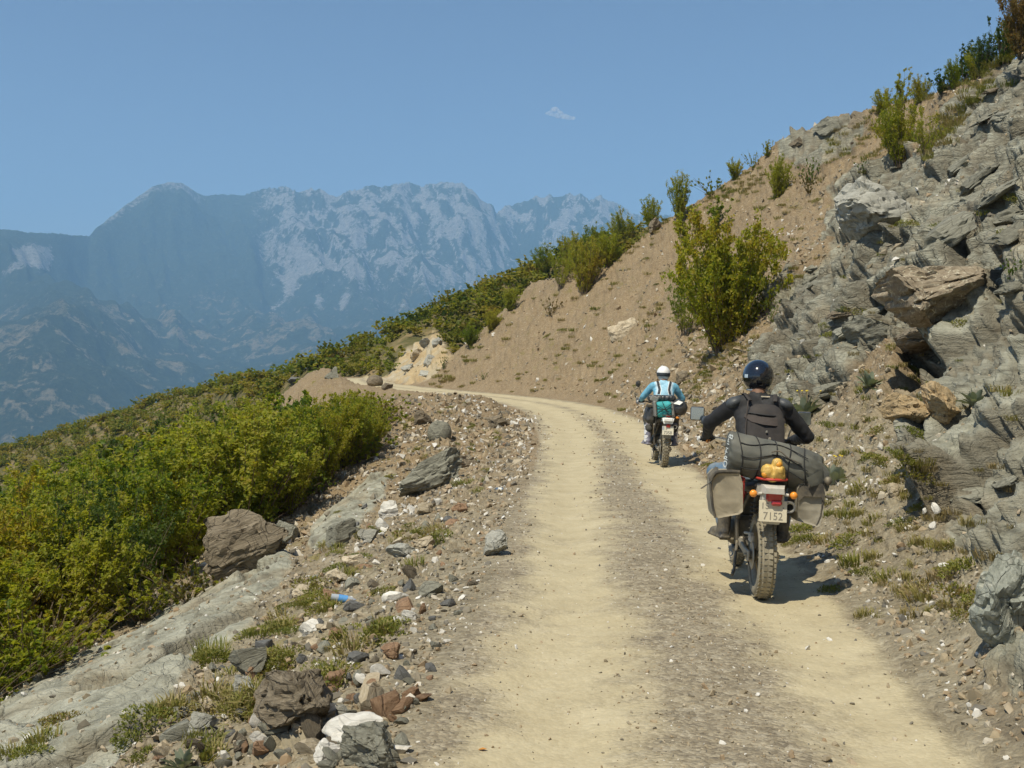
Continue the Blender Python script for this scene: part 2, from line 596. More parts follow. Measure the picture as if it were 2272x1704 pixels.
o1, t1, c1, r1 = worley_blocks(bed(pv, (-.30, -.05, .95), 1.1, .5), 2)
o2, t2, c2, r2 = worley_blocks(bed(pv, (-.30, -.05, .95), .4, .1), 6)
d = .16 * o1 + .20 * t1 - .06 * (1 - sstep(0, .06, c1)) + .03 * o2 + .05 * t2
disp[sel] += (rockL[sel] * (d + .10 + .03 * fbm(pv * 5, 91, 3))).astype(np.float32)
crackv[sel] = sstep(0, .07, c1)
rocktone[sel] = .7 + .25 * r1 + .25 * r2
sel = np.where((yel > .02))[0]
o1, t1, c1, r1 = worley_blocks(V[sel] / 1.1, 3)
disp[sel] += (yel[sel] * (.35 * o1 + .45 * t1)).astype(np.float32)
rocktone[sel] = r1

# hollow under the veined rock, and the ledges around it
hol = region([(1990, 762), (2060, 766), (2112, 778), (2108, 835), (2065, 852), (2010, 866), (1968, 868), (1990, 820)], 7, 6, 66)
dg_ = disp.reshape(NA, NR)
for _ in range(1):
    dg_[1:-1, 1:-1] = .4 * dg_[1:-1, 1:-1] + .15 * (dg_[:-2, 1:-1] + dg_[2:, 1:-1] + dg_[1:-1, :-2] + dg_[1:-1, 2:])
disp = dg_.ravel().copy()
disp -= (1.5 * hol).astype(np.float32)
# rubble and scree relief outside solid rock
bank = sstep(.15, .8, tr) * (1 - rockR)
near = GR.ravel() < 75
sel = np.where(near & ((bank > .05) | ((tl > .1) & (tl < 9))))[0]
wsel = np.maximum(bank[sel], sstep(.1, .8, tl[sel]) * (1 - rockL[sel]))
o1, t1, c1, r1 = worley_blocks(bed(V[sel], (-.3, 0, .95), .16, .09), 12)
o2, t2, c2, r2 = worley_blocks(bed(V[sel], (-.35, 0, .93), .5, .25), 14)
disp[sel] += (wsel * (.06 * (o1 + t1) * (1 + .8 * sstep(20, 40, GR.ravel()[sel])) + .16 * o2 * sstep(-.1, .5, fbm(V[sel] / 2.2, 15, 2)) + .09 * t2)).astype(np.float32)
disp += ((.05 * fbm(V * 1.2, 30, 2) + .16 * fbm(V * .45, 31, 3) * sstep(1, 4, tr) + .05 * fbm(V * 3.3, 32, 3) * sstep(.6, 2, tr)) * sstep(.1, 1.2, np.maximum(tr, tl)) * (GR.ravel() < 60)).astype(np.float32)
onroad = 1 - sstep(-.25, .15, np.maximum(tr, tl))
disp += (onroad * (.012 * fbm(V * 3.1, 33, 3) + .004 * fbm(V * 22, 34, 2) * near)).astype(np.float32)
V = V + NB * disp[:, None]

# faces, split into the pieces of the setting
ii, jj = np.meshgrid(np.arange(NA - 1), np.arange(NR - 1), indexing='ij')
i0 = (ii * NR + jj).ravel()
Fq = np.stack([i0, i0 + 1, i0 + NR + 1, i0 + NR], 1)
fn = lambda a: a[Fq].mean(1)
edge_n = .14 * fbm(V * 1.3, 40, 3)
ft_r, ft_l, fsp = fn(tr + edge_n), fn(tl + edge_n), fn(spur)
f_road = (ft_r < 0) & (ft_l < 0) & (fn(S) > -25) & (fn(S) < 97)
f_spur = (fsp > .5) & ~f_road
f_bank = (ft_r >= 0) & ~f_road & ~f_spur
f_verge = ~(f_road | f_spur | f_bank)
tw = .16 * fbm(P2 * np.array([1.0, .35, 1]), 41, 3)
track = np.exp(-(np.abs(T + .80 + tw) / .58) ** 2.4) + np.exp(-(np.abs(T - .86 + tw) / .55) ** 2.4)
dustv = np.clip(track * 1.05 - .16 * (1 - sstep(8, 24, S)) + .26 * sstep(12, 36, S), 0, 1)
greyv = np.where(T > 0, sstep(1500, 1900, px) * sstep(760, 1000, py), sstep(25, 8, S)) * (GR.ravel() < 40)
far_soil = spur * sstep(700, 500, px)

def ground_material():
    m, nt, b, out = new_mat('ground')
    tc = nd(nt, 'ShaderNodeTexCoord').outputs['Object']
    A_ = lambda n: nd(nt, 'ShaderNodeAttribute', attribute_name=n).outputs['Fac']
    nz = lambda s, d=5.0, r=.6: nd(nt, 'ShaderNodeTexNoise', {'Vector': tc, 'Scale': s, 'Detail': d, 'Roughness': r}).outputs[0]
    vo1 = nd(nt, 'ShaderNodeTexVoronoi', {'Vector': tc, 'Scale': 17.0})
    vo2 = nd(nt, 'ShaderNodeTexVoronoi', {'Vector': tc, 'Scale': 48.0})
    n_big, n_mid, n_fine = nz(.35), nz(2.2, 8, .68), nz(30, 6, .7)
    peb = nd(nt, 'ShaderNodeSeparateColor', {'Color': vo1.outputs['Color']}).outputs[0]
    peb2 = nd(nt, 'ShaderNodeSeparateColor', {'Color': vo2.outputs['Color']}).outputs[1]
    # soil / scree
    n_s = math_n(nt, 'ADD', math_n(nt, 'MULTIPLY', n_mid, .55), math_n(nt, 'MULTIPLY', nz(.5, 8, .7), .45))
    brown = ramp(nt, n_s, [(.3, (.115, .076, .04)), (.48, (.205, .14, .073)), (.72, (.305, .22, .125))])
    grey = ramp(nt, n_mid, [(.3, (.135, .118, .08)), (.5, (.225, .20, .14)), (.72, (.32, .29, .21))])
    soil = mixc(nt, A_('grey'), brown, grey)
    chips = ramp(nt, peb, [(0, (.12, .09, .06)), (.35, (.235, .185, .12)), (.75, (.36, .30, .205)), (.95, (.52, .46, .35))])
    soil = mixc(nt, .26, soil, chips)
    chips2 = ramp(nt, peb2, [(0, (.13, .10, .065)), (.5, (.275, .22, .14)), (.97, (.48, .41, .29))])
    soil = mixc(nt, .22, soil, chips2)
    # thin dry grass / moss
    g_n = nz(1.1, 9, .72)
    g_f = ramp(nt, g_n, [(.56, 0.0), (.68, 1.0)])
    g_f = math_n(nt, 'MULTIPLY', g_f, A_('moss'))
    soil = mixc(nt, g_f, soil, ramp(nt, n_fine, [(.35, (.10, .085, .025)), (.65, (.23, .20, .065))]))
    # road
    dust = ramp(nt, n_mid, [(.25, (.39, .33, .205)), (.55, (.48, .415, .27)), (.8, (.55, .485, .335))])
    dust = mixc(nt, .12, dust, chips2)
    grav = ramp(nt, n_mid, [(.25, (.17, .158, .12)), (.6, (.265, .245, .19)), (.8, (.36, .335, .275))])
    grav = mixc(nt, .45, grav, chips)
    grav = mixc(nt, .40, grav, chips2)
    dn = nz(1.6, 6, .65)
    df = math_n(nt, 'ADD', A_('dust'), math_n(nt, 'MULTIPLY', math_n(nt, 'SUBTRACT', dn, .5), 2.0))
    df = ramp(nt, df, [(.18, 0.0), (.78, 1.0)])
    road = mixc(nt, df, grav, dust)
    base = mixc(nt, ramp(nt, math_n(nt, 'ADD', A_('road'), math_n(nt, 'MULTIPLY', math_n(nt, 'SUBTRACT', n_mid, .5), .8)), [(.3, 0.0), (.7, 1.0)]), soil, road)
    # rock
    mp = nd(nt, 'ShaderNodeMapping', {'Vector': tc, 'Rotation': (0, .42, 0), 'Scale': (1.1, 1.1, 7.0)})
    st = nd(nt, 'ShaderNodeTexNoise', {'Vector': mp.outputs[0], 'Scale': 1.6, 'Detail': 10.0, 'Roughness': .7}).outputs[0]
    rk = ramp(nt, st, [(.28, (.085, .08, .062)), (.43, (.235, .23, .185)), (.6, (.35, .345, .285)), (.8, (.46, .45, .37))])
    warm = ramp(nt, nz(.8, 6, .7), [(.5, 0.0), (.7, .6)])
    rk = mixc(nt, warm, rk, (.34, .275, .185))
    lich = ramp(nt, nz(5.5, 8, .75), [(.62, 0.0), (.72, .7)])
    rk = mixc(nt, lich, rk, (.47, .46, .38))
    mpc = nd(nt, 'ShaderNodeMapping', {'Vector': nd(nt, 'ShaderNodeVectorMath', {0: tc, 1: nd(nt, 'ShaderNodeTexNoise', {'Vector': tc, 'Scale': 1.3, 'Detail': 1.5}).outputs['Color']}, operation='ADD').outputs[0], 'Rotation': (.1, .42, 0), 'Scale': (1.5, 1.5, 4.5)})
    crk = nd(nt, 'ShaderNodeTexVoronoi', {'Vector': mpc.outputs[0], 'Scale': 1.1}, feature='DISTANCE_TO_EDGE').outputs['Distance']
    crk2 = nd(nt, 'ShaderNodeTexVoronoi', {'Vector': mpc.outputs[0], 'Scale': 3.6}, feature='DISTANCE_TO_EDGE').outputs['Distance']
    cr_h = math_n(nt, 'MINIMUM', ramp(nt, crk, [(0.0, 0.0), (.035, 1.0)]), math_n(nt, 'ADD', ramp(nt, crk2, [(0.0, 0.0), (.07, .6)]), .4))
    cr_h = math_n(nt, 'SUBTRACT', 1.0, math_n(nt, 'MULTIPLY', math_n(nt, 'SUBTRACT', 1.0, cr_h), A_('fract')))
    rk = mixc(nt, math_n(nt, 'MULTIPLY', math_n(nt, 'SUBTRACT', 1.0, cr_h), .55), rk, (.075, .065, .048))
    rt = A_('tone')
    rk = mixc(nt, 1.0, rk, ramp(nt, rt, [(0, (.78, .76, .72)), (1, (1.22, 1.22, 1.18))]), 'MULTIPLY')
    rf = A_('rock')
    base = mixc(nt, ramp(nt, math_n(nt, 'ADD', rf, math_n(nt, 'MULTIPLY', math_n(nt, 'SUBTRACT', n_mid, .5), .7)), [(.35, 0.0), (.65, 1.0)]), base, rk)
    groove_dark = math_n(nt, 'SUBTRACT', 1.0, A_('crack'))
    base = mixc(nt, math_n(nt, 'MULTIPLY', groove_dark, .55), base, (.115, .09, .06))  # darker brown in the grooves between the rock blocks
    # ochre rock cut at the far bend
    ye = mixc(nt, .5, ramp(nt, rt, [(0, (.36, .26, .14)), (.5, (.46, .36, .21)), (.75, (.38, .35, .27)), (1, (.46, .43, .35))]), ramp(nt, n_mid, [(.3, (.26, .19, .10)), (.5, (.42, .32, .18)), (.7, (.54, .44, .28))]))
    base = mixc(nt, A_('ochre'), base, ye)
    # earth of the spur
    sp = ramp(nt, nz(.5, 6, .65), [(.35, (.075, .075, .025)), (.5, (.13, .11, .045)), (.72, (.27, .195, .11))])
    base = mixc(nt, A_('spur'), base, sp)
    nt.links.new(base, b.inputs['Base Color'])
    b.inputs['Roughness'].default_value = 0.92
    b.inputs['Specular IOR Level'].default_value = 0.2
    hsum = math_n(nt, 'ADD', math_n(nt, 'MULTIPLY', vo1.outputs['Distance'], -.35), math_n(nt, 'ADD', math_n(nt, 'MULTIPLY', n_mid, .9), math_n(nt, 'MULTIPLY', n_fine, .25)))
    hsum = math_n(nt, 'ADD', hsum, math_n(nt, 'MULTIPLY', vo2.outputs['Distance'], -.25))
    hsum = math_n(nt, 'ADD', hsum, math_n(nt, 'MULTIPLY', math_n(nt, 'MULTIPLY', math_n(nt, 'ADD', math_n(nt, 'MULTIPLY', cr_h, .9), st), rf), 2.4))
    hsum = math_n(nt, 'ADD', hsum, math_n(nt, 'MULTIPLY', math_n(nt, 'MULTIPLY', nz(.8, 9, .72), 3.0), math_n(nt, 'SUBTRACT', 1.0, A_('road'))))
    amt = math_n(nt, 'SUBTRACT', 1.0, math_n(nt, 'MULTIPLY', math_n(nt, 'MULTIPLY', df, A_('road')), .75))
    bp = nd(nt, 'ShaderNodeBump', {'Strength': .75, 'Distance': .045, 'Height': math_n(nt, 'MULTIPLY', hsum, amt)})
    nt.links.new(bp.outputs[0], b.inputs['Normal'])
    return m
M_GROUND = ground_material()
rock_all = np.maximum(rockR, rockL)
moss = np.where(T < 0, sstep(.5, 1.5, tl), .75 * sstep(.8, 2, tr)) * (GR.ravel() < 90)
ATTR = dict(fract=np.where(T > 0, .55 - .4 * sstep(2060, 2140, px) * sstep(620, 720, py), .22), rock=rock_all, grey=greyv, dust=dustv, road=onroad, crack=crackv, tone=rocktone, ochre=yel, spur=spur * (1 - yel), moss=moss)
def piece(name, fm):
    F = Fq[fm]
    used, inv = np.unique(F, return_inverse=True)
    me = mesh_np(name, V[used], inv.reshape(F.shape))
    for k, a in ATTR.items():
        attr(me, k, a[used])
    o = link(name, me, None, M_GROUND)
    tag(o, kind='structure')
    return o
G_ROAD = piece('dirt_road', f_road)
G_BANK = piece('hillside', f_bank)
G_VERGE = piece('roadside_verge', f_verge)
G_SPUR = piece('far_hill', f_spur)
GROUND = [G_ROAD, G_BANK, G_VERGE, G_SPUR]
bpy.context.view_layer.update()

def cast(o, d, objs=None, maxd=2000.0):
    best = None
    for g in (objs or GROUND):
        ok, loc, nor, _ = g.ray_cast(Vector(o), Vector(d), distance=maxd)
        if ok:
            dist = (loc - Vector(o)).length
            if best is None or dist < best[0]:
                best = (dist, loc.copy(), nor.copy())
    return best
def hit(px, py, objs=None):
    b = cast((0, 0, CAMZ), ray(px, py), objs)
    if b is None: return None
    n = b[2] if b[2].z > 0 else -b[2]
    return b[1], n, b[0]
def down(x, y):
    b = cast((x, y, 300), (0, 0, -1))
    if b is None: return Vector((x, y, 0)), Vector((0, 0, 1))
    n = b[2] if b[2].z > 0 else -b[2]
    return b[1], n
def px_size(npx, dist):
    """metres that npx photograph pixels span at a distance"""
    return npx / FPX * dist
# ------------------------------------------------------------------ valley and far mountains
RIDGE = np.array([(-1200, 470), (-300, 470), (0, 505), (60, 515), (130, 516), (200, 523), (215, 505), (260, 470), (310, 435), (340, 415), (375, 405), (405, 407), (440, 430), (455, 435),
                  (490, 430), (540, 433), (560, 424), (600, 415), (640, 413), (665, 423), (700, 415), (725, 424), (748, 440), (770, 425), (800, 414), (830, 412), (850, 414), (875, 405),
                  (910, 402), (935, 412), (960, 408), (1000, 404), (1030, 412), (1060, 432), (1090, 458), (1101, 470), (1130, 455), (1190, 438), (1230, 437), (1260, 428), (1290, 430),
                  (1310, 440), (1335, 435), (1370, 450), (1400, 470), (1500, 480), (1800, 440), (2400, 470), (3600, 520)], float)
def build_mountains():
    az = np.radians(np.concatenate([np.arange(-62, -30, .5), np.arange(-30, 16, .075), np.arange(16, 62, .5)]))
    rr = np.concatenate([np.geomspace(700, 3000, 30), np.linspace(3080, 8950, 330), np.linspace(9000, 9400, 4)])
    A_, R_ = np.meshgrid(az, rr, indexing='ij')
    x, y = (R_ * np.sin(A_)).ravel(), (R_ * np.cos(A_)).ravel()
    pxa = 1136 + FPX * np.tan(az)
    jag = fbm(np.stack([pxa / 14, pxa * 0, pxa * 0], 1), 99, 4, .6)
    e = (832 - np.interp(pxa, RIDGE[:, 0], RIDGE[:, 1]) + jag * (2.0 + 7.0 * sstep(520, 700, pxa))) / FPX
    lowl = sstep(480, 20, pxa)                       # nearer, lower ridge on the far left
    rc = 8200 - 1500 * lowl + 260 * fbm(np.stack([pxa / 95, pxa * 0, pxa * 0], 1), 98, 3) + 500 * sstep(1050, 1150, pxa)
    p3 = np.stack([x, y, np.zeros_like(x)], 1)
    n1 = fbm(p3 / 900, 101, 5, .55).reshape(A_.shape)
    # gullies run down towards the valley: noise stretched along the radius
    ap = np.stack([(A_ * 8200 / 520 + R_ / 3800).ravel(), (R_ / 2300).ravel(), np.zeros(A_.size)], 1)
    gul = (1 - np.abs(fbm(ap, 120, 4, .55))).reshape(A_.shape)
    n2 = (1 - np.abs(fbm(p3 / 380, 140, 4, .55))).reshape(A_.shape)
    u = R_ / rc[:, None]
    top = CAMZ + rc * e * np.cos(az)
    wob = .02 * n1
    kx = np.exp(-(np.arange(-60, 61) / 40.0) ** 2); kx /= kx.sum()
    tsm = np.convolve(np.pad(top, 60, mode='edge'), kx, mode='valid')
    wt = sstep(.90, .995, u)
    topg = tsm[:, None] * (1 - wt) + top[:, None] * wt
    prof = np.interp(np.clip(u + wob, 0, 1), [0, .36, .50, .62, .74, .84, .91, .965, 1.0], [-.55, -.40, -.20, -.02, .17, .36, .55, .84, 1.0])
    z = np.where(prof > 0, prof * topg, prof * 1150)
    mid = sstep(.36, .5, u) * sstep(1.0, .93, u)
    z = z + mid * (140 * n1 + 330 * (gul - .75) * sstep(.5, .9, u) + 130 * (n2 - .75))
    # foothill spurs of the valley's left side
    for (cx, cy, sx, sy, h, rot) in ((-1750, 4300, 420, 1300, 210, .45), (-700, 5200, 380, 1100, 190, .55), (-2700, 5000, 500, 1400, 260, .3), (300, 5600, 350, 900, 120, .4)):
        dx, dy = x - cx, y - cy
        a_ = dx * math.cos(rot) + dy * math.sin(rot); b_ = -dx * math.sin(rot) + dy * math.cos(rot)
        z += (h * np.exp(-np.sqrt((a_ / sx) ** 2 + .05) * 1.6 - (b_ / sy) ** 2)).reshape(z.shape) * sstep(.92, .6, u)
    over = R_ > rc[:, None]
    z = np.where(over, top[:, None] - (R_ - rc[:, None]) * .55, z)
    # keep the crest line: nothing in front may stand above it
    lim = CAMZ + R_ * (e * np.cos(az))[:, None] + 22 * (gul - .8) * sstep(.9, 1, u)
    z = np.minimum(z, np.where(over, z, lim - 4 * (1 - u)))
    V = np.stack([x, y, z.ravel()], 1)
    na, nr = A_.shape
    ii, jj = np.meshgrid(np.arange(na - 1), np.arange(nr - 1), indexing='ij')
    i0 = (ii * nr + jj).ravel()
    F = np.stack([i0, i0 + 1, i0 + nr + 1, i0 + nr], 1)
    me = mesh_np('mountains', V, F)
    pxx, pyy = project(V)
    uu = u.ravel()
    hh = (z / np.maximum(top[:, None], 1)).ravel()
    # bare limestone: high steep walls, more of it right of the saddle, and the scars seen on the left
    nn = fbm(p3 / 150, 160, 5, .72)
    ns = fbm(np.stack([(A_ * 8200 / 95 + R_ / 260).ravel(), (R_ / 120).ravel(), np.zeros(A_.size)], 1), 170, 5, .7)
    cliff = sstep(520, 640, pxx)
    rid = 1 - np.abs(fbm(np.stack([(A_ * 8200 / 240 + R_ / 900).ravel(), (R_ / 700).ravel(), np.zeros(A_.size)], 1), 175, 4, .6))
    bare = cliff * sstep(.26, .60, hh + .22 * nn + .16 * ns) * sstep(-.16, .34, 1.0 * ns + .5 * nn + .10) * .9
    bare = np.maximum(bare, cliff * sstep(.18, .4, hh + .2 * nn) * sstep(.955, .99, rid))
    peak = sstep(190, 260, pxx) * sstep(470, 420, pxx) * sstep(.90, .965, hh + .05 * nn) * sstep(-.3, .1, ns + .3)
    bare = np.maximum(bare, .62 * peak)
    for poly in ([(0, 600), (40, 575), (25, 555), (60, 540), (110, 548), (125, 570), (105, 600), (60, 590), (0, 612)], [(610, 610), (680, 600), (665, 640), (640, 660), (600, 690), (630, 650)],
                 [(700, 640), (720, 660), (715, 690), (695, 680)], [(985, 600), (1060, 520), (1070, 530), (1010, 590), (985, 650), (980, 640)], [(760, 630), (780, 640), (765, 690), (755, 690)]):
        bare = np.maximum(bare, .9 * sstep(-8, 10, in_poly(pxx, pyy, poly) + 12 * nn + 14 * ns))
    clear = sstep(.10, .24, fbm(np.stack([p3[:, 0] / 95 + p3[:, 1] / 260, p3[:, 1] / 75 - p3[:, 0] / 200, p3[:, 2]], 1), 180, 5, .7) + .35 * fbm(p3 / 600, 185, 3)) * .85 * sstep(.55, .2, hh)
    attr(me, 'bare', bare); attr(me, 'clearing', clear)
    m, nt, b, out = new_mat('mountain')
    tc = nd(nt, 'ShaderNodeTexCoord').outputs['Object']
    At = lambda n: nd(nt, 'ShaderNodeAttribute', attribute_name=n).outputs['Fac']
    n1_ = nd(nt, 'ShaderNodeTexNoise', {'Vector': tc, 'Scale': .017, 'Detail': 9.0, 'Roughness': .78}).outputs[0]
    n2_ = nd(nt, 'ShaderNodeTexNoise', {'Vector': tc, 'Scale': .004, 'Detail': 8.0, 'Roughness': .65}).outputs[0]
    nf_ = nd(nt, 'ShaderNodeTexNoise', {'Vector': tc, 'Scale': .045, 'Detail': 7.0, 'Roughness': .85}).outputs[0]
    forest = ramp(nt, nf_, [(.3, (.03, .045, .022)), (.5, (.06, .08, .038)), (.7, (.11, .125, .06))])
    field = ramp(nt, n1_, [(.3, (.20, .17, .10)), (.7, (.50, .40, .26))])
    stone = ramp(nt, nf_, [(.3, (.17, .165, .15)), (.5, (.37, .355, .325)), (.7, (.60, .575, .52))])
    cf = ramp(nt, math_n(nt, 'ADD', At('clearing'), math_n(nt, 'MULTIPLY', math_n(nt, 'ADD', math_n(nt, 'MULTIPLY', math_n(nt, 'SUBTRACT', nf_, .5), 1.8), math_n(nt, 'SUBTRACT', n1_, .5)), 2.0)), [(.45, 0.0), (1.0, .8)])
    c = mixc(nt, cf, forest, field)
    bf = ramp(nt, math_n(nt, 'ADD', At('bare'), math_n(nt, 'MULTIPLY', math_n(nt, 'ADD', math_n(nt, 'MULTIPLY', math_n(nt, 'SUBTRACT', nf_, .5), 1.6), math_n(nt, 'SUBTRACT', n1_, .5)), 1.7)), [(.35, 0.0), (.75, 1.0)])
    c = mixc(nt, bf, c, stone)
    nt.links.new(c, b.inputs['Base Color'])
    b.inputs['Roughness'].default_value = 1.0
    b.inputs['Specular IOR Level'].default_value = 0.0
    bp = nd(nt, 'ShaderNodeBump', {'Strength': 1.0, 'Distance': 60.0, 'Height': n1_})
    nt.links.new(bp.outputs[0], b.inputs['Normal'])
    o = link('mountains', me, None, m)
    tag(o, kind='structure')
    return o
MOUNT = build_mountains()

# ------------------------------------------------------------------ haze
def build_haze():
    mb = MB()
    mb.box((0, 3720, 300), (18000, 11440, 2540))
    m = bpy.data.materials.new('haze')
    m.use_nodes = True
    nt = m.node_tree; nt.nodes.clear()
    out = nt.nodes.new('ShaderNodeOutputMaterial')
    pv = nt.nodes.new('ShaderNodeVolumePrincipled')
    pv.inputs['Color'].default_value = (.36, .655, 1.0, 1)
    pv.inputs['Density'].default_value = 1.3e-4
    pv.inputs['Anisotropy'].default_value = 0.0
    nt.links.new(pv.outputs[0], out.inputs['Volume'])
    o = mb.build('haze', m, None, False)
    tag(o, kind='stuff')
    return o
HAZE = build_haze()

# ------------------------------------------------------------------ one small cloud, beyond the haze
def build_cloud():
    mb = MB()
    C = Vector((1236, 252, 0))
    d = 14500.0
    def at(x, y):
        r = ray(x, y); return Vector((0, 0, CAMZ)) + r * (d / r.y)
    for x, y, rx, rz in ((1222, 251, 50, 34), (1231, 248, 75, 70), (1240, 254, 75, 55), (1250, 258, 70, 38), (1262, 261, 60, 34), (1272, 262, 40, 22), (1214, 252, 28, 18)):
        mb.ball(at(x, y), (rx, 60, rz), 16, 10)
    m = bpy.data.materials.new('cloud')
    m.use_nodes = True
    nt = m.node_tree; nt.nodes.clear()
    out = nt.nodes.new('ShaderNodeOutputMaterial')
    pv = nt.nodes.new('ShaderNodeVolumePrincipled')
    tc = nd(nt, 'ShaderNodeTexCoord').outputs['Object']
    n = nd(nt, 'ShaderNodeTexNoise', {'Vector': tc, 'Scale': .014, 'Detail': 4.0, 'Roughness': .6}).outputs[0]
    f = ramp(nt, n, [(.40, 0.0), (.72, 1.0)])
    nt.links.new(math_n(nt, 'MULTIPLY', f, .024), pv.inputs['Density'])
    pv.inputs['Color'].default_value = (1, 1, 1, 1)
    nt.links.new(pv.outputs[0], out.inputs['Volume'])
    o = mb.build('cloud', m, None, False)
    tag(o, 'single small white cloud floating above the mountain ridge', 'cloud')
build_cloud()
# ------------------------------------------------------------------ rocks and stones
def rock_shape(seed, sub=3, cuts=9, strata=.10, layers=11, rough=.05, lo=.5, hi=.92):
    r = np.random.default_rng(seed)
    bm = bmesh.new()
    bmesh.ops.create_icosphere(bm, subdivisions=sub, radius=1.0)
    bm.verts.ensure_lookup_table()
    P = np.array([v.co[:] for v in bm.verts])
    F = np.array([[v.index for v in f.verts] for f in bm.faces])
    bm.free()
    P *= 1.15
    for k in range(cuts):
        n = r.normal(size=3); n /= np.linalg.norm(n)
        d = r.uniform(lo, hi)
        P -= n[None] * np.maximum(P @ n - d, 0)[:, None]
    if strata > 0:
        tilt = P[:, 2] + .25 * P[:, 0] + .05 * fbm(P * 2, seed + 3, 2)
        li = np.floor(tilt * layers).astype(np.int64)
        hz = _h(li, li * 0 + seed, li * 0, 3) - .5
        fr = tilt * layers - li
        edge = np.minimum(fr, 1 - fr)
        P[:, :2] *= (1 + strata * hz * .35 - strata * .25 * (edge < .12))[:, None]
    N = P / np.maximum(np.linalg.norm(P, axis=1, keepdims=True), 1e-6)
    if sub >= 4 and strata > 0:
        Q = P + .1 * np.stack([fbm(P * 2.2, seed + 40 + k, 2) for k in range(3)], 1)
        o_, t_, c_, _r = worley_blocks(Q / np.array([.75, .75, .30]), seed)
        P = P + N * (.13 * o_ + .16 * t_ - .05 * (1 - sstep(0, .09, c_)))[:, None]
        if sub >= 5:
            o_, t_, c_, _r = worley_blocks(Q / np.array([.32, .32, .10]), seed + 5)
            P = P + N * (.04 * o_ + .06 * t_ - .02 * (1 - sstep(0, .1, c_)))[:, None]
    P += N * (rough * fbm(P * 2.3, seed + 9, 4))[:, None]
    P -= (P.max(0) + P.min(0)) / 2
    P /= (P.max(0) - P.min(0)) / 2
    return mesh_np('stone', P, F, True, math.radians(28))

def rock_mat(name, cols, vein=None, warm=0.0, sx=(1, 1, 5), sc=2.4, bump=.6, lich=.35):
    m, nt, b, out = new_mat(name)
    tc = nd(nt, 'ShaderNodeTexCoord').outputs['Object']
    oi = nd(nt, 'ShaderNodeObjectInfo')
    geo = nd(nt, 'ShaderNodeNewGeometry').outputs['Position']
    mp = nd(nt, 'ShaderNodeMapping', {'Vector': tc, 'Rotation': (0, .25, 0), 'Scale': sx})
    st = nd(nt, 'ShaderNodeTexNoise', {'Vector': mp.outputs[0], 'Scale': sc, 'Detail': 9.0, 'Roughness': .7}).outputs[0]
    n2 = nd(nt, 'ShaderNodeTexNoise', {'Vector': geo, 'Scale': 7.0, 'Detail': 8.0, 'Roughness': .7}).outputs[0]
    c = ramp(nt, st, [(.25, cols[0]), (.5, cols[1]), (.75, cols[2])])
    lf = ramp(nt, n2, [(.55, 0.0), (.7, lich)])
    c = mixc(nt, lf, c, tuple(min(.7, x * 1.25) for x in cols[2]))
    df = ramp(nt, n2, [(.28, .6), (.42, 0.0)])
    c = mixc(nt, df, c, tuple(x * .55 for x in cols[0]))
    if vein:
        v = nd(nt, 'ShaderNodeTexVoronoi', {'Vector': geo, 'Scale': vein[1]}, feature='DISTANCE_TO_EDGE')
        wv = nd(nt, 'ShaderNodeTexNoise', {'Vector': geo, 'Scale': 9.0, 'Detail': 8.0, 'Roughness': .75}).outputs[0]
        vf = math_n(nt, 'MULTIPLY', ramp(nt, v.outputs['Distance'], [(0.01, 1.0), (.11, 0.0)]), ramp(nt, wv, [(.48, 0.0), (.62, 1.0)]))
        c = mixc(nt, vf, c, vein[0])
    wn_ = nd(nt, 'ShaderNodeVectorMath', {0: geo, 1: nd(nt, 'ShaderNodeTexNoise', {'Vector': geo, 'Scale': 1.5, 'Detail': 1.5}).outputs['Color']}, operation='ADD').outputs[0]
    mpc = nd(nt, 'ShaderNodeMapping', {'Vector': wn_, 'Rotation': (.1, .42, 0), 'Scale': (1.5, 1.5, 4.5)})
    crk = nd(nt, 'ShaderNodeTexVoronoi', {'Vector': mpc.outputs[0], 'Scale': 1.9}, feature='DISTANCE_TO_EDGE').outputs['Distance']
    cr_h = ramp(nt, crk, [(0.0, 0.0), (.03, 1.0)])
    c = mixc(nt, math_n(nt, 'MULTIPLY', math_n(nt, 'SUBTRACT', 1.0, cr_h), .45), c, tuple(x * .5 for x in cols[0]))
    tone = ramp(nt, oi.outputs['Random'], [(0, (.8, .79, .77)), (1, (1.2, 1.2, 1.2))])
    c = mixc(nt, 1.0, c, tone, 'MULTIPLY')
    nt.links.new(c, b.inputs['Base Color'])
    b.inputs['Roughness'].default_value = .88
    b.inputs['Specular IOR Level'].default_value = .25
    hh = math_n(nt, 'ADD', math_n(nt, 'ADD', st, math_n(nt, 'MULTIPLY', n2, .6)), math_n(nt, 'MULTIPLY', cr_h, .5))
    bp = nd(nt, 'ShaderNodeBump', {'Strength': bump, 'Distance': .05, 'Height': hh})
    nt.links.new(bp.outputs[0], b.inputs['Normal'])
    return m

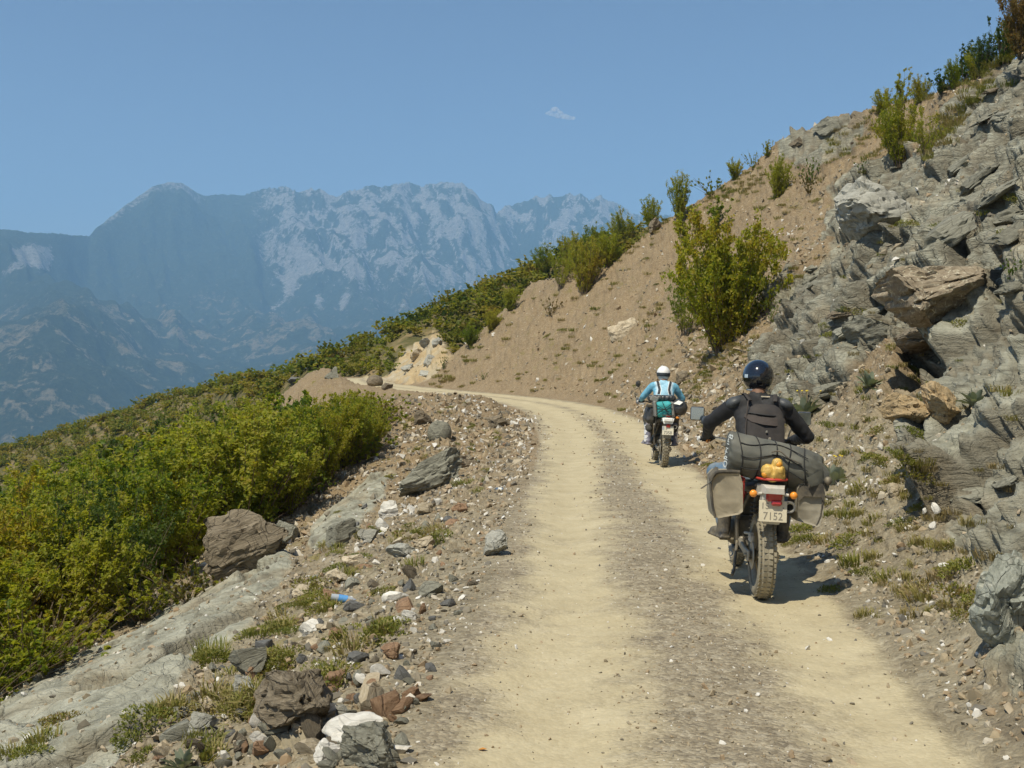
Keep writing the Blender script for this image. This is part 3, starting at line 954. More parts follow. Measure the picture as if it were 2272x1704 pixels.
RM = {
    'grey': rock_mat('grey_schist', [(.10, .097, .075), (.215, .21, .168), (.33, .325, .262)]),
    'brown': rock_mat('brown_schist', [(.10, .08, .055), (.215, .178, .125), (.335, .285, .21)], sx=(1, 1, 8), bump=.9),
    'dark': rock_mat('dark_slate', [(.07, .068, .062), (.14, .14, .135), (.22, .22, .21)]),
    'white': rock_mat('white_limestone', [(.40, .38, .33), (.58, .56, .51), (.70, .68, .63)], sx=(1, 1, 1.5), bump=.3, lich=.2),
    'cream': rock_mat('cream_stone', [(.33, .27, .18), (.46, .39, .28), (.56, .50, .39)], sx=(1, 1, 2)),
    'rust': rock_mat('rusty_stone', [(.15, .085, .05), (.26, .165, .10), (.36, .25, .16)], sx=(1, 1, 3)),
    'veined': rock_mat('veined_rock', [(.16, .125, .085), (.27, .22, .155), (.36, .31, .23)], vein=((.62, .58, .44), 11.0), sx=(1, 1, 3)),
    'marbled': rock_mat('marbled_boulder', [(.22, .235, .20), (.32, .34, .295), (.42, .44, .39)], vein=((.58, .58, .50), 6.0), sx=(1, 1, 1.5)),
    'ochre': rock_mat('ochre_rock', [(.24, .17, .085), (.40, .295, .165), (.50, .39, .24)], sx=(1, 1, 2.5)),
    'pale': rock_mat('pale_grey_rock', [(.20, .195, .165), (.335, .33, .285), (.46, .45, .40)], sx=(1, 1, 3)),
}
ROCKS = {}
def rock_mesh(shape, mat):
    k = (shape, mat)
    if k not in ROCKS:
        kind, i = shape
        if kind == 'slab': me = rock_shape(200 + i, 4, 15, .10, 12, .05, .42, .85)
        elif kind == 'hero': me = rock_shape(300 + i, 5, 16, .08, 17, .07, .5, .88)
        elif kind == 'round': me = rock_shape(400 + i, 4, 6, .0, 5, .05, .75, 1.05)
        else: me = rock_shape(500 + i, 2, 9, .05, 4, .05, .45, .9)
        me.name = 'stone_' + mat
        me.materials.append(RM[mat])
        ROCKS[k] = me
    return ROCKS[k]

def place_rock(cx, yb, w, h, shape, mat, label=None, name='rock', rot=None, thick=None, sink=.22, group=None, cat='rock', objs=None, back=0.0, flat=False, parent=None):
    """a stone whose foot is at photograph pixel (cx, yb) on the ground, w x h pixels large"""
    b = hit(cx, yb - .12 * h, objs)
    if b is None: return None
    p, n, dist = b
    W, H = px_size(w, dist), px_size(h, dist)
    o = link(name, rock_mesh(shape, mat), parent)
    T_ = thick if thick else .75 * W
    d = Vector((p.x, p.y, 0)).normalized()
    o.scale = (W / 2, T_ / 2, H / 2 * (1 + sink))
    o.location = p + d * (T_ * .30 + back) + Vector((0, 0, H / 2 * (1 - sink * 1.6)))
    if flat:
        q = Vector((0, 0, 1)).rotation_difference(n)
        o.rotation_mode = 'QUATERNION'
        o.rotation_quaternion = q @ Quaternion((0, 0, 1), random.uniform(0, 6.28))
        o.location = p + n * (H / 2 * .25)
    else:
        ry, rz = rot if rot else (random.uniform(-.2, .2), random.uniform(-.5, .5))
        o.rotation_euler = (random.uniform(-.12, .12), ry, rz)
    if label:
        tag(o, label, cat, group)
    return o

L = [G_VERGE, G_ROAD]
# --- boulders and named stones on the left verge
place_rock(548, 1288, 205, 150, ('hero', 1), 'brown', 'big tilted brown schist boulder leaning against the green bushes', rot=(-.42, .1), thick=1.0, objs=L)
place_rock(628, 1222, 72, 62, ('slab', 2), 'grey', 'small grey rock at the upper end of the big brown boulder', rot=(-.3, .2), objs=L)
place_rock(957, 1090, 168, 72, ('hero', 3), 'grey', 'tilted smooth grey slab rising from the verge beside two pale stones', rot=(-.38, .15), thick=.8, objs=L)
place_rock(1022, 1046, 78, 40, ('slab', 4), 'veined', 'lumpy pale brown stone resting on the tilted grey slab', objs=L)
place_rock(962, 1064, 44, 34, ('slab', 5), 'cream', 'cream coloured stone at the foot of the tilted grey slab', objs=L)
place_rock(975, 984, 56, 48, ('round', 1), 'grey', 'rounded grey boulder above the tilted grey slab', objs=L)
place_rock(938, 944, 42, 34, ('slab', 6), 'brown', 'dark brown stone behind the rounded grey boulder', objs=L)
place_rock(1106, 953, 56, 32, ('slab', 7), 'brown', 'brown grey stone at the verge edge where the road bends', objs=L)
place_rock(1142, 949, 22, 16, ('chip', 1), 'white', 'small white stone at the road edge by the bend', objs=L)
place_rock(831, 860, 36, 26, ('round', 2), 'brown', 'grey brown boulder on the outer edge of the far bend', objs=None, thick=1.1)
place_rock(859, 866, 27, 17, ('slab', 8), 'brown', 'low brown rock next to the boulder on the far bend', objs=None)
place_rock(739, 842, 42, 28, ('slab', 9), 'grey', 'layered grey rock on the mound before the far bushes', objs=None)
place_rock(655, 853, 34, 16, ('slab', 10), 'dark', 'flat dark rock at the left end of the brown mound', objs=None)
place_rock(866, 1152, 50, 38, ('slab', 11), 'white', 'large angular white grey stone in the middle of the verge', objs=L)
place_rock(848, 1178, 34, 26, ('chip', 2), 'white', 'round white stone just below the large angular white one', objs=L)
place_rock(943, 1143, 38, 26, ('slab', 12), 'cream', 'white and yellow stone left of the rust coloured chips', objs=L)
place_rock(971, 1124, 17, 18, ('chip', 3), 'white', 'small upright white stone above the white and yellow one', objs=L)
place_rock(1019, 1137, 38, 19, ('slab', 13), 'rust', 'rust red stone on the verge beside the left wheel track', objs=L)
place_rock(1004, 1166, 50, 18, ('slab', 14), 'rust', 'flat rust brown plate of stone on the verge', objs=L, flat=True)
place_rock(1098, 1240, 52, 60, ('slab', 15), 'pale', 'pale diagonal slab lying at the edge of the left track', rot=(.55, .2), thick=.3, objs=L)
place_rock(903, 1092, 40, 14, ('slab', 16), 'white', 'flat white stone in front of the tilted grey slab', objs=L)
place_rock(652, 1640, 172, 130, ('hero', 5), 'brown', 'big rough brown rock in the foreground rubble', rot=(-.2, .3), thick=.55, objs=L)
place_rock(784, 1656, 132, 52, ('slab', 17), 'white', 'broad white rock in the foreground beside the grey green one', rot=(-.1, .2), thick=.3, objs=L)
place_rock(725, 1702, 56, 52, ('slab', 18), 'white', 'square white block at the lower edge of the picture', rot=(.0, .3), objs=L)
place_rock(825, 1722, 118, 90, ('hero', 6), 'grey', 'grey green pyramid shaped rock at the lower edge of the picture', rot=(.1, .4), thick=.35, objs=L)
place_rock(554, 1503, 78, 60, ('slab', 19), 'grey', 'grey plate standing on edge left of the big rough brown rock', rot=(-.25, .3), thick=.2, objs=L)
place_rock(543, 1548, 58, 42, ('slab', 20), 'pale', 'white and grey stone behind the big rough brown rock', objs=L)
place_rock(741, 1531, 42, 36, ('slab', 21), 'rust', 'dark rust brown stone on the right shoulder of the big rough brown rock', objs=L)
place_rock(689, 1416, 44, 36, ('slab', 22), 'white', 'leaning white stone beside a round red one', rot=(-.5, .3), objs=L)
place_rock(743, 1418, 28, 22, ('round', 3), 'rust', 'round red stone in the verge rubble', objs=L)
place_rock(683, 1443, 54, 32, ('slab', 23), 'cream', 'pale brown stone below the leaning white one', objs=L)
place_rock(908, 1380, 34, 24, ('slab', 24), 'white', 'white stone beside an orange chip near the track', objs=L)
place_rock(938, 1366, 16, 26, ('chip', 4), 'rust', 'narrow orange chip right of a white stone', objs=L)
place_rock(669, 1331, 44, 30, ('slab', 25), 'cream', 'pale half buried stone left of the blue plastic bottle', objs=L)
place_rock(959, 1321, 30, 24, ('slab', 26), 'dark', 'dark grey stone near the left track', objs=L)
place_rock(758, 1594, 28, 26, ('round', 4), 'pale', 'smooth blue grey pebble right of the big rough brown rock', objs=L)
place_rock(449, 1642, 62, 54, ('slab', 27), 'pale', 'pale block half buried near the lower left rosette plant', objs=L)
place_rock(786, 1358, 46, 20, ('slab', 28), 'dark', 'dark flat stone right under the blue plastic bottle', objs=L)
place_rock(797, 1474, 54, 24, ('slab', 29), 'dark', 'long dark purple grey stone in the verge rubble', objs=L)
place_rock(866, 1466, 44, 34, ('slab', 30), 'rust', 'brown stone with a pale one at its right', objs=L)
place_rock(896, 1460, 26, 20, ('chip', 5), 'cream', 'pale cube of stone right of a brown stone', objs=L)
place_rock(912, 1548, 58, 28, ('slab', 31), 'rust', 'flat rust orange plate half sunk near the track', flat=True, objs=L)
place_rock(784, 1264, 50, 30, ('slab', 32), 'cream', 'pale rough stone with a flat one at its foot', objs=L)
place_rock(745, 1292, 56, 26, ('slab', 33), 'cream', 'broad pale stone above the blue plastic bottle', objs=L)
place_rock(892, 1240, 74, 30, ('slab', 34), 'pale', 'long pale ledge of stone on the verge', objs=L)
place_rock(940, 1218, 50, 26, ('slab', 35), 'cream', 'pale ledge stone above the long pale ledge', objs=L)
place_rock(760, 1215, 80, 52, ('slab', 36), 'grey', 'grey block in the verge outcrop below the bushes', rot=(-.3, .1), objs=L)
place_rock(820, 1208, 52, 34, ('slab', 37), 'pale', 'pale grey block right of the grey verge block', objs=L)
place_rock(1105, 1090, 18, 9, ('chip', 6), 'pale', 'tiny pale stone by the road near the tilted slab', objs=L)

# --- scattered stones of the verge: alike, shared labels
KINDS = [('white', .11, 'small white stone lying loose in the verge rubble', 'loose white stones of the verge'),
         ('cream', .16, 'small cream stone lying loose in the verge rubble', 'loose cream stones of the verge'),
         ('rust', .17, 'small reddish stone lying loose in the verge rubble', 'loose reddish stones of the verge'),
         ('grey', .36, 'small grey stone lying loose in the verge rubble', 'loose grey stones of the verge'),
         ('brown', .12, 'small brown stone lying loose in the verge rubble', 'loose brown stones of the verge'),
         ('dark', .08, 'small dark slate chip lying loose in the verge rubble', 'loose dark chips of the verge')]
VERGE_POLY = np.array([(880, 1704), (960, 1500), (1040, 1330), (1090, 1180), (1140, 1040), (1150, 960), (1100, 900), (1000, 905), (930, 930), (850, 1000), (860, 1060), (740, 1200), (660, 1300), (560, 1440), (400, 1500), (360, 1640), (300, 1704)], float)
rs = np.random.default_rng(21)
cnt = 0
while cnt < 290:
    qx, qy = rs.uniform(300, 1150), 900 + 804 * rs.uniform(0, 1) ** .8
    if in_poly(np.array([qx]), np.array([qy]), VERGE_POLY)[0] < 0: continue
    u = rs.uniform()
    acc = 0
    for kd in KINDS:
        acc += kd[1]
        if u <= acc: break
    size = rs.uniform(.04, .10) if rs.uniform() < .8 else rs.uniform(.10, .20)
    b = hit(qx, qy, L)
    if b is None: continue
    p, n, dist = b
    if dist > 60: continue
    o = link('stone', rock_mesh(('chip', 10 + int(rs.integers(0, 9))), kd[0]))
    o.scale = (size / 2 * rs.uniform(.8, 1.4), size / 2 * rs.uniform(.7, 1.1), size / 2 * rs.uniform(.35, .75))
    o.rotation_mode = 'QUATERNION'
    o.rotation_quaternion = Vector((0, 0, 1)).rotation_difference(n) @ Quaternion((rs.normal(), rs.normal(), 3 * rs.normal()), rs.uniform(0, 3))
    o.location = p + n * (o.scale[2] * .45)
    tag(o, kd[2], 'stone', kd[3])
    cnt += 1

# --- the right-hand cut: individually seen rocks
R_ = [G_BANK]
place_rock(2066, 728, 232, 122, ('hero', 10), 'veined', 'brown rock covered in white veins overhanging the dark hollow', rot=(-.15, -.3), thick=1.9, objs=R_, sink=.1, back=-.45)
place_rock(2056, 775, 132, 54, ('hero', 11), 'brown', 'brown ledge between the veined rock and the dark hollow', rot=(.08, -.2), thick=1.5, objs=R_, back=-.55)
place_rock(2085, 938, 84, 78, ('hero', 12), 'ochre', 'ochre block below the dark hollow', rot=(.25, -.2), thick=.7, objs=R_, back=-0.09)
place_rock(2012, 940, 70, 66, ('hero', 13), 'ochre', 'smaller ochre block split from its neighbour below the hollow', rot=(-.3, .2), thick=.6, objs=R_, back=-0.07)
place_rock(1940, 775, 104, 74, ('hero', 14), 'grey', 'pillow shaped layered grey rock below the veined rock', rot=(-.12, .1), thick=.9, objs=R_, back=-0.10)
place_rock(1935, 525, 150, 130, ('hero', 16), 'pale', 'big smooth pale grey rock face above the cut', rot=(-.35, .15), thick=1.6, objs=R_, back=-0.17)
place_rock(2228, 1456, 124, 190, ('hero', 20), 'marbled', 'tall grey green boulder with white marbling at the right edge', rot=(.12, -.35), thick=.42, objs=R_, back=-0.03, sink=.1)
place_rock(1770, 330, 46, 24, ('slab', 42), 'brown', 'small rock step at the left end of the skyline outcrop', objs=R_)
place_rock(1840, 300, 70, 38, ('slab', 43), 'grey', 'low grey rock in the middle of the skyline outcrop', objs=R_)
place_rock(1905, 282, 44, 36, ('slab', 44), 'brown', 'brown rock at the right end of the skyline outcrop', objs=R_)
place_rock(1388, 758, 78, 54, ('hero', 45), 'cream', 'pale rock patch standing out of the brown scree', rot=(-.7, .1), thick=.5, objs=R_, back=.35)
place_rock(1515, 850, 30, 26, ('slab', 46), 'brown', 'dark brown rock on the scree just right of the white helmet', objs=R_)
place_rock(1640, 705, 60, 40, ('slab', 47), 'brown', 'brown rock step at the foot of the big hazel bush', rot=(-.5, .1), objs=R_)
place_rock(1455, 515, 40, 30, ('slab', 60), 'brown', 'brown rock at the root of the skyline shrub', objs=R_)
place_rock(2074, 1140, 24, 22, ('chip', 40), 'white', 'white stone among green cushions on the right bank', objs=R_)
place_rock(2070, 1178, 16, 18, ('chip', 41), 'white', 'small white stone just below another on the right bank', objs=R_)
place_rock(2064, 1390, 24, 28, ('chip', 42), 'cream', 'pale pink stone at the foot of the right bank', objs=R_)
place_rock(1985, 1105, 30, 30, ('chip', 43), 'cream', 'cream stone in the right bank near the saddlebag', objs=R_)
# rocks of the ochre cut at the far bend
OC = tag(empty('rock_outcrop', hit(925, 820)[0]), 'white grey rocks set in the ochre bank at the far bend', 'rock outcrop')
bpy.context.view_layer.update()
for i, (cx, yb, w, h) in enumerate([(913, 762, 40, 46), (945, 775, 30, 26), (970, 770, 26, 24), (890, 790, 34, 28), (925, 800, 34, 26), (955, 812, 30, 26), (875, 815, 28, 20), (905, 828, 30, 22), (850, 824, 28, 18), (940, 838, 24, 16), (990, 775, 20, 24)]):
    o = place_rock(cx, yb, w, h, ('slab', 50 + i), 'pale' if i % 4 else 'cream', objs=[G_BANK], name='rock', thick=1.4, back=.25)
    if o:
        o.parent = OC
        o.matrix_parent_inverse = OC.matrix_world.inverted()
# slabs breaking out of the big rock face
RF = tag(empty('schist_cliff', hit(2060, 560)[0]), 'broken grey schist face of the cut above the road', 'cliff')
bpy.context.view_layer.update()
rs = np.random.default_rng(33)
cnt = 0
while cnt < 26:
    qx, qy = rs.uniform(1700, 2272), rs.uniform(150, 1250)
    m_ = max(in_poly(np.array([qx]), np.array([qy]), p)[0] for p in ROCK_POLYS[:2])
    if m_ < 6: continue
    if 1940 < qx < 2190 and 590 < qy < 940: continue
    b = hit(qx, qy, R_)
    if b is None: continue
    p, n, dist = b
    dk = qx > 2090 and qy > 640
    w = rs.uniform(.35, 1.0) * (.55 if dk else 1.0)
    o = link('slab', rock_mesh(('slab', 70 + int(rs.integers(0, 8))), 'dark' if dk and rs.uniform() < .35 else ('grey' if rs.uniform() < .8 else 'brown')), RF)
    o.matrix_parent_inverse = RF.matrix_world.inverted()
    o.scale = (w / 2, w / 2 * rs.uniform(.6, 1), w / 2 * rs.uniform(.18, .45))
    o.rotation_euler = (rs.uniform(-.25, .25), -.42 + rs.uniform(-.25, .25), rs.uniform(-.6, .6))
    o.location = p - n * (.04 * w)
    cnt += 1

# --- gravel: small chips nobody could count
def gravel():
    r = np.random.default_rng(5)
    base = []
    for k in range(6):
        bm = bmesh.new()
        bmesh.ops.create_icosphere(bm, subdivisions=1, radius=1.0)
        P = np.array([v.co[:] for v in bm.verts]); Fc = np.array([[v.index for v in f.verts] for f in bm.faces]); bm.free()
        for c in range(5):
            n = r.normal(size=3); n /= np.linalg.norm(n)
            P -= n[None] * np.maximum(P @ n - r.uniform(.3, .7), 0)[:, None]
        base.append((P, Fc))
    octa = []
    for k in range(4):
        P = np.array([(1, 0, 0), (-1, 0, 0), (0, 1, 0), (0, -1, 0), (0, 0, 1), (0, 0, -1)], float) * r.uniform(.75, 1.25, (6, 3)) + r.normal(0, .12, (6, 3))
        octa.append((P, np.array([(0, 2, 4), (2, 1, 4), (1, 3, 4), (3, 0, 4), (2, 0, 5), (1, 2, 5), (3, 1, 5), (0, 3, 5)])))
    # choose ground vertices by weight, jitter between them
    vis = (px > -40) & (px < 2312) & (py < 1760) & (gy > 3.5) & (GR.ravel() < np.where(tr > .5, 80, 38)) & (spur < .5)
    dens = np.where(tl > .05, 1.0, np.where(tr > .05, .9, (.05 + .9 * (1 - np.clip(dustv, 0, 1)) ** 1.5))) * np.where(rock_all > .5, .12, 1)
    cell = GR.ravel() ** 2 * np.r_[np.diff(RR) / RR[:-1], .01][np.tile(np.arange(NR), NA)]
    w = np.where(vis, dens * np.minimum(cell, 4.0) / np.maximum(GR.ravel(), 6) ** 1.35, 0)
    w /= w.sum()
    n = 40000
    idx = r.choice(len(w), n, p=w)
    size = np.exp(r.normal(math.log(.0125), .55, n)) * np.where(tl[idx] > .05, 1.35, np.where(tr[idx] > .05, 1.45, .62))
    size = np.clip(size, .006, .055) * np.clip(GR.ravel()[idx] / 12, .8, 2.6)
    Vs, Fs, C = [], [], []
    off = 0
    col = r.uniform(0, 1, n)
    for k in range(n):
        i = idx[k]
        P, Fc = base[k % 6] if GR.ravel()[i] < 17 else octa[k % 4]
        q = r.normal(size=4); q /= np.linalg.norm(q)
        a, b_, c, d = q
        R3 = np.array([[1 - 2 * (c * c + d * d), 2 * (b_ * c - a * d), 2 * (b_ * d + a * c)], [2 * (b_ * c + a * d), 1 - 2 * (b_ * b_ + d * d), 2 * (c * d - a * b_)], [2 * (b_ * d - a * c), 2 * (c * d + a * b_), 1 - 2 * (b_ * b_ + c * c)]])
        s3 = size[k] * np.array([1.3, 1.0, .55])
        jit = NB[i] * (size[k] * .15)
        Vs.append((P * s3) @ R3.T + V[i] + jit)
        Fs.append(Fc + off)
        off += len(P)
        C.append(np.full(len(Fc), col[k]))
    me = mesh_np('gravel', np.concatenate(Vs), np.concatenate(Fs), False)
    attr(me, 'rnd', np.concatenate(C), 'FACE')
    m, nt, b, out = new_mat('gravel')
    A_ = nd(nt, 'ShaderNodeAttribute', attribute_name='rnd').outputs['Fac']
    c = ramp(nt, A_, [(0, (.13, .12, .10)), (.25, (.24, .205, .145)), (.5, (.33, .265, .17)), (.65, (.29, .205, .12)), (.8, (.42, .36, .26)), (.96, (.62, .60, .55))])
    nt.links.new(c, b.inputs['Base Color'])
    b.inputs['Roughness'].default_value = .9
    tag(link('gravel', me, None, m), 'loose gravel and stone chips strewn over road, verge and bank', 'gravel', kind='stuff')
gravel()
# ------------------------------------------------------------------ shrubs and small plants
def leaf_mat(name, cols, trans=.55):
    m, nt, b, out = new_mat(name)
    rn = nd(nt, 'ShaderNodeAttribute', attribute_name='rnd').outputs['Fac']
    oi = nd(nt, 'ShaderNodeObjectInfo').outputs['Random']
    geo = nd(nt, 'ShaderNodeNewGeometry').outputs['Position']
    n = nd(nt, 'ShaderNodeTexNoise', {'Vector': geo, 'Scale': .55, 'Detail': 3.0}).outputs[0]
    f = math_n(nt, 'ADD', math_n(nt, 'MULTIPLY', rn, .55), math_n(nt, 'ADD', math_n(nt, 'MULTIPLY', math_n(nt, 'SUBTRACT', n, .5), 1.3), math_n(nt, 'MULTIPLY', oi, .40)))
    k = len(cols)
    c = ramp(nt, f, [(.05 + .9 * i / (k - 1), cols[i]) for i in range(k)])
    nt.links.new(c, b.inputs['Base Color'])
    b.inputs['Roughness'].default_value = .55
    b.inputs['Specular IOR Level'].default_value = .3
    tr_ = nt.nodes.new('ShaderNodeBsdfTranslucent')
    cc = mixc(nt, 1.0, c, (1.5, 1.5, .7), 'MULTIPLY')
    nt.links.new(cc, tr_.inputs[0])
    mx = nt.nodes.new('ShaderNodeMixShader')
    mx.inputs[0].default_value = trans
    nt.links.new(b.outputs[0], mx.inputs[1]); nt.links.new(tr_.outputs[0], mx.inputs[2])
    nt.links.new(mx.outputs[0], out.inputs[0])
    return m
M_LEAF = leaf_mat('hazel_leaves', [(.12, .18, .022), (.215, .255, .028), (.315, .32, .038), (.34, .33, .042), (.33, .26, .048)])
M_LEAF_YEL = leaf_mat('yellowing_leaves', [(.12, .18, .02), (.21, .25, .028), (.30, .31, .035), (.37, .33, .04), (.34, .25, .045)])
M_LEAF_FAR = leaf_mat('shrub_leaves', [(.10, .14, .022), (.17, .20, .03), (.25, .235, .04), (.30, .23, .055)])
M_LEAF_GREEN = leaf_mat('green_leaves', [(.08, .14, .025), (.14, .20, .032), (.21, .26, .04)])
M_LEAF_DARK = leaf_mat('dark_leaves', [(.045, .085, .02), (.08, .125, .028), (.13, .16, .035)])
M_LEAF_BROWN = leaf_mat('autumn_leaves', [(.10, .11, .025), (.17, .13, .035), (.23, .13, .04)])
M_GRASS = leaf_mat('dry_grass', [(.13, .15, .03), (.21, .21, .045), (.29, .245, .09), (.29, .22, .12)], .3)
M_MOSS = leaf_mat('cushion_plant', [(.09, .11, .022), (.16, .175, .03), (.23, .215, .045), (.21, .145, .055)], .25)
M_SILVER = leaf_mat('silver_leaves', [(.17, .20, .14), (.25, .28, .20), (.33, .35, .27)], .15)
M_BARK = simple_mat('bark', (.13, .095, .06), .9, var=.4, scale=9, bump=.5)
M_STALK = simple_mat('dry_stalk', (.30, .24, .13), .9, var=.3)
M_FLOWER = simple_mat('yellow_flower', (.75, .55, .04), .7, var=.2)

def leaf_quads(C, D, L_, Wd, r):
    """leaf blades: centres C, directions D, with a random facing; diamond-shaped quads folded along the midrib"""
    n = len(C)
    D = D / np.maximum(np.linalg.norm(D, axis=1, keepdims=True), 1e-6)
    A = r.normal(size=(n, 3)); A += 1.9 * np.array([-.34, -.46, 1.0])
    U = np.cross(D, A); U /= np.maximum(np.linalg.norm(U, axis=1, keepdims=True), 1e-6)
    N = np.cross(U, D)
    L_ = L_[:, None]; Wd = Wd[:, None]
    p0 = C - D * L_ * .5
    p1 = C + U * Wd * .5 - D * L_ * .05 + N * Wd * .12
    p2 = C + D * L_ * .5 - N * L_ * .12
    p3 = C - U * Wd * .5 - D * L_ * .05 + N * Wd * .12
    P = np.stack([p0, p1, p2, p3], 1).reshape(-1, 3)
    F = np.arange(4 * n).reshape(n, 4)
    return P, F

def shrub_mesh(seed, H=2.5, spread=1.1, shoots=34, leaves=5200, leaf=.07, twig=.22, fan=.6, low=.15, up=1.0):
    """upright many-stemmed shrub: returns (crown mesh, stems mesh)"""
    r = np.random.default_rng(seed)
    mb = MB()
    C, D = [], []
    per = max(4, leaves // shoots)
    for k in range(shoots):
        th = r.uniform(0, 2 * math.pi)
        out = fan * math.sqrt(r.uniform(0.0, 1)) * spread
        h = H * (r.uniform(.62, 1.0) - .28 * (out / max(spread * fan, .01)) ** 2 * r.uniform(.3, 1)) * up
        base = np.array([math.cos(th), math.sin(th), 0]) * r.uniform(0, .18) * spread
        tip = np.array([math.cos(th) * out * 1.5, math.sin(th) * out * 1.5, h])
        tip[:2] += r.normal(0, .12 * spread, 2)
        midp = base * .5 + tip * .5 + np.array([*(r.normal(0, .08, 2) * spread), H * .06])
        ts = np.linspace(0, 1, 6)
        pts = [(1 - t) ** 2 * base + 2 * t * (1 - t) * midp + t * t * tip for t in ts]
        mb.tube(pts, [max(.004, .016 * H / 2.5 * (1 - .85 * t)) for t in ts], 4, caps=False)
        # side twigs with leaves
        t = low + (1 - low) * r.uniform(0, 1, per) ** .8
        P = ((1 - t) ** 2)[:, None] * base + (2 * t * (1 - t))[:, None] * midp + (t * t)[:, None] * tip
        nt_ = max(3, per // 14)
        ti = r.integers(0, nt_, per)
        tt = low + (1 - low) * r.uniform(0, 1, nt_) ** .8
        tb = ((1 - tt) ** 2)[:, None] * base + (2 * tt * (1 - tt))[:, None] * midp + (tt * tt)[:, None] * tip
        td = r.normal(size=(nt_, 3)); td[:, 2] = np.abs(td[:, 2]) * .8 + .25
        td /= np.linalg.norm(td, axis=1, keepdims=True)
        tlen = twig * r.uniform(.5, 1.6, nt_) * H / 2.2 * (1.25 - .8 * tt)
        u = r.uniform(.1, 1, per)
        P = tb[ti] + td[ti] * (tlen[ti] * u)[:, None] + r.normal(0, .028 * H / 2.2, (per, 3))
        C.append(P)
        d = td[ti] * .6 + r.normal(size=(per, 3)) * .8
        d[:, 2] -= .15
        D.append(d)
    C = np.concatenate(C); D = np.concatenate(D)
    keep = C[:, 2] > .04
    C, D = C[keep], D[keep]
    n = len(C)
    P, F = leaf_quads(C, D, leaf * r.uniform(.7, 1.3, n), leaf * r.uniform(.5, .85, n), r)
    me = mesh_np('crown', P, F, False)
    attr(me, 'rnd', r.uniform(0, 1, n), 'FACE')
    return me, mb.mesh('stems')

SHR = {}
def proto(kind, i):
    k = (kind, i)
    if k not in SHR:
        if kind == 'near': SHR[k] = shrub_mesh(10 + i, 2.5, 1.15, 48, 11500, .072, .25, .66, .03)
        elif kind == 'big': SHR[k] = shrub_mesh(20 + i, 3.2, 1.75, 74, 26000, .098, .25, .72, .04)
        elif kind == 'mid': SHR[k] = shrub_mesh(30 + i, 2.3, 1.05, 30, 3200, .115, .24, .65, .03)
        elif kind == 'open': SHR[k] = shrub_mesh(50 + i, 2.6, 1.25, 22, 4200, .075, .30, .85, .12)
        elif kind == 'spiky': SHR[k] = shrub_mesh(60 + i, 2.3, .8, 13, 1700, .10, .17, .6, .1)
        elif kind == 'far': SHR[k] = shrub_mesh(70 + i, 2.0, 1.25, 22, 900, .20, .24, .8, .05)
        elif kind == 'low': SHR[k] = shrub_mesh(90 + i, 1.0, .85, 22, 1100, .075, .16, .9, .02)
    return SHR[k]
LM = {}
def with_mat(me, mat):
    k = (me.name, mat.name)
    if k not in LM:
        c = me.copy() if len(me.materials) else me
        c.materials.clear(); c.materials.append(mat)
        LM[k] = c
    return LM[k]
def shrub(kind, i, loc, h, w=None, mat=None, label=None, group=None, name='shrub', cat='shrub', parts=True, lean=(0, 0), lod_h=None):
    cr, st = proto(kind, i)
    H = {'big': 3.2, 'near': 2.5, 'mid': 2.3, 'open': 2.6, 'spiky': 2.3, 'far': 2.0, 'low': 1.0}[kind]
    mat = mat or M_LEAF
    s = h / H
    sw = s if w is None else w
    rz = random.uniform(0, 6.28)
    if parts:
        root = empty(name, loc)
        a = link('crown', with_mat(cr, mat), root)
        b = link('stems', with_mat(st, M_BARK), root)
    else:
        root = link(name, with_mat(cr, mat))
        root.location = loc
    root.scale = (sw, sw, s)
    root.rotation_euler = (lean[0] + random.uniform(-.08, .08), lean[1] + random.uniform(-.08, .08), rz)
    tag(root, label, cat, group)
    return root

def shrub_px(cx, yb, h, kind, i, label, wpx=None, mat=None, objs=None, **kw):
    b = hit(cx, yb, objs)
    if b is None: return None
    p, n, dist = b
    H = px_size(h, dist)
    W_ = None
    if wpx:
        base = {'big': 4.0, 'near': 2.9, 'mid': 2.6, 'open': 3.6, 'spiky': 2.0, 'far': 3.2, 'low': 2.2}[kind]
        W_ = px_size(wpx, dist) / base
    return shrub(kind, i, p - Vector((0, 0, .06 * H)), H * 1.02, W_, mat, label, **kw)

B_ = [G_BANK]
shrub_px(1610, 772, 318, 'big', 0, 'big hazel bush growing alone on the brown scree', 285, M_LEAF_YEL, objs=B_)
shrub_px(1520, 745, 150, 'open', 1, 'lower left branches of hazel spreading beside the big bush', 150, objs=B_, name='sapling')
shrub_px(1530, 560, 120, 'spiky', 0, 'hazel shoots standing just above the big bush', 110, objs=B_)
shrub_px(1585, 520, 100, 'spiky', 1, 'thin shrub in a green strip above the big bush', 90, objs=B_)
shrub_px(1418, 528, 88, 'near', 1, 'bushy shrub on the scree edge left of the tall skyline shrub', 86, M_LEAF_YEL, objs=B_)
shrub_px(1508, 492, 118, 'near', 2, 'tall skyline shrub with two pointed tops', 74, objs=B_)
shrub_px(1582, 432, 54, 'low', 0, 'low wide shrub on the skyline right of the pointed one', 100, objs=B_)
shrub_px(1298, 648, 150, 'near', 1, 'dense yellow green bush at the left edge of the scree', 110, M_LEAF_YEL, objs=B_)
shrub_px(1246, 640, 110, 'open', 0, 'pale green bush beside the dense one at the scree edge', 84, objs=B_)
shrub_px(1352, 590, 80, 'near', 2, 'round shrub between the scree edge bushes', 90, objs=B_)
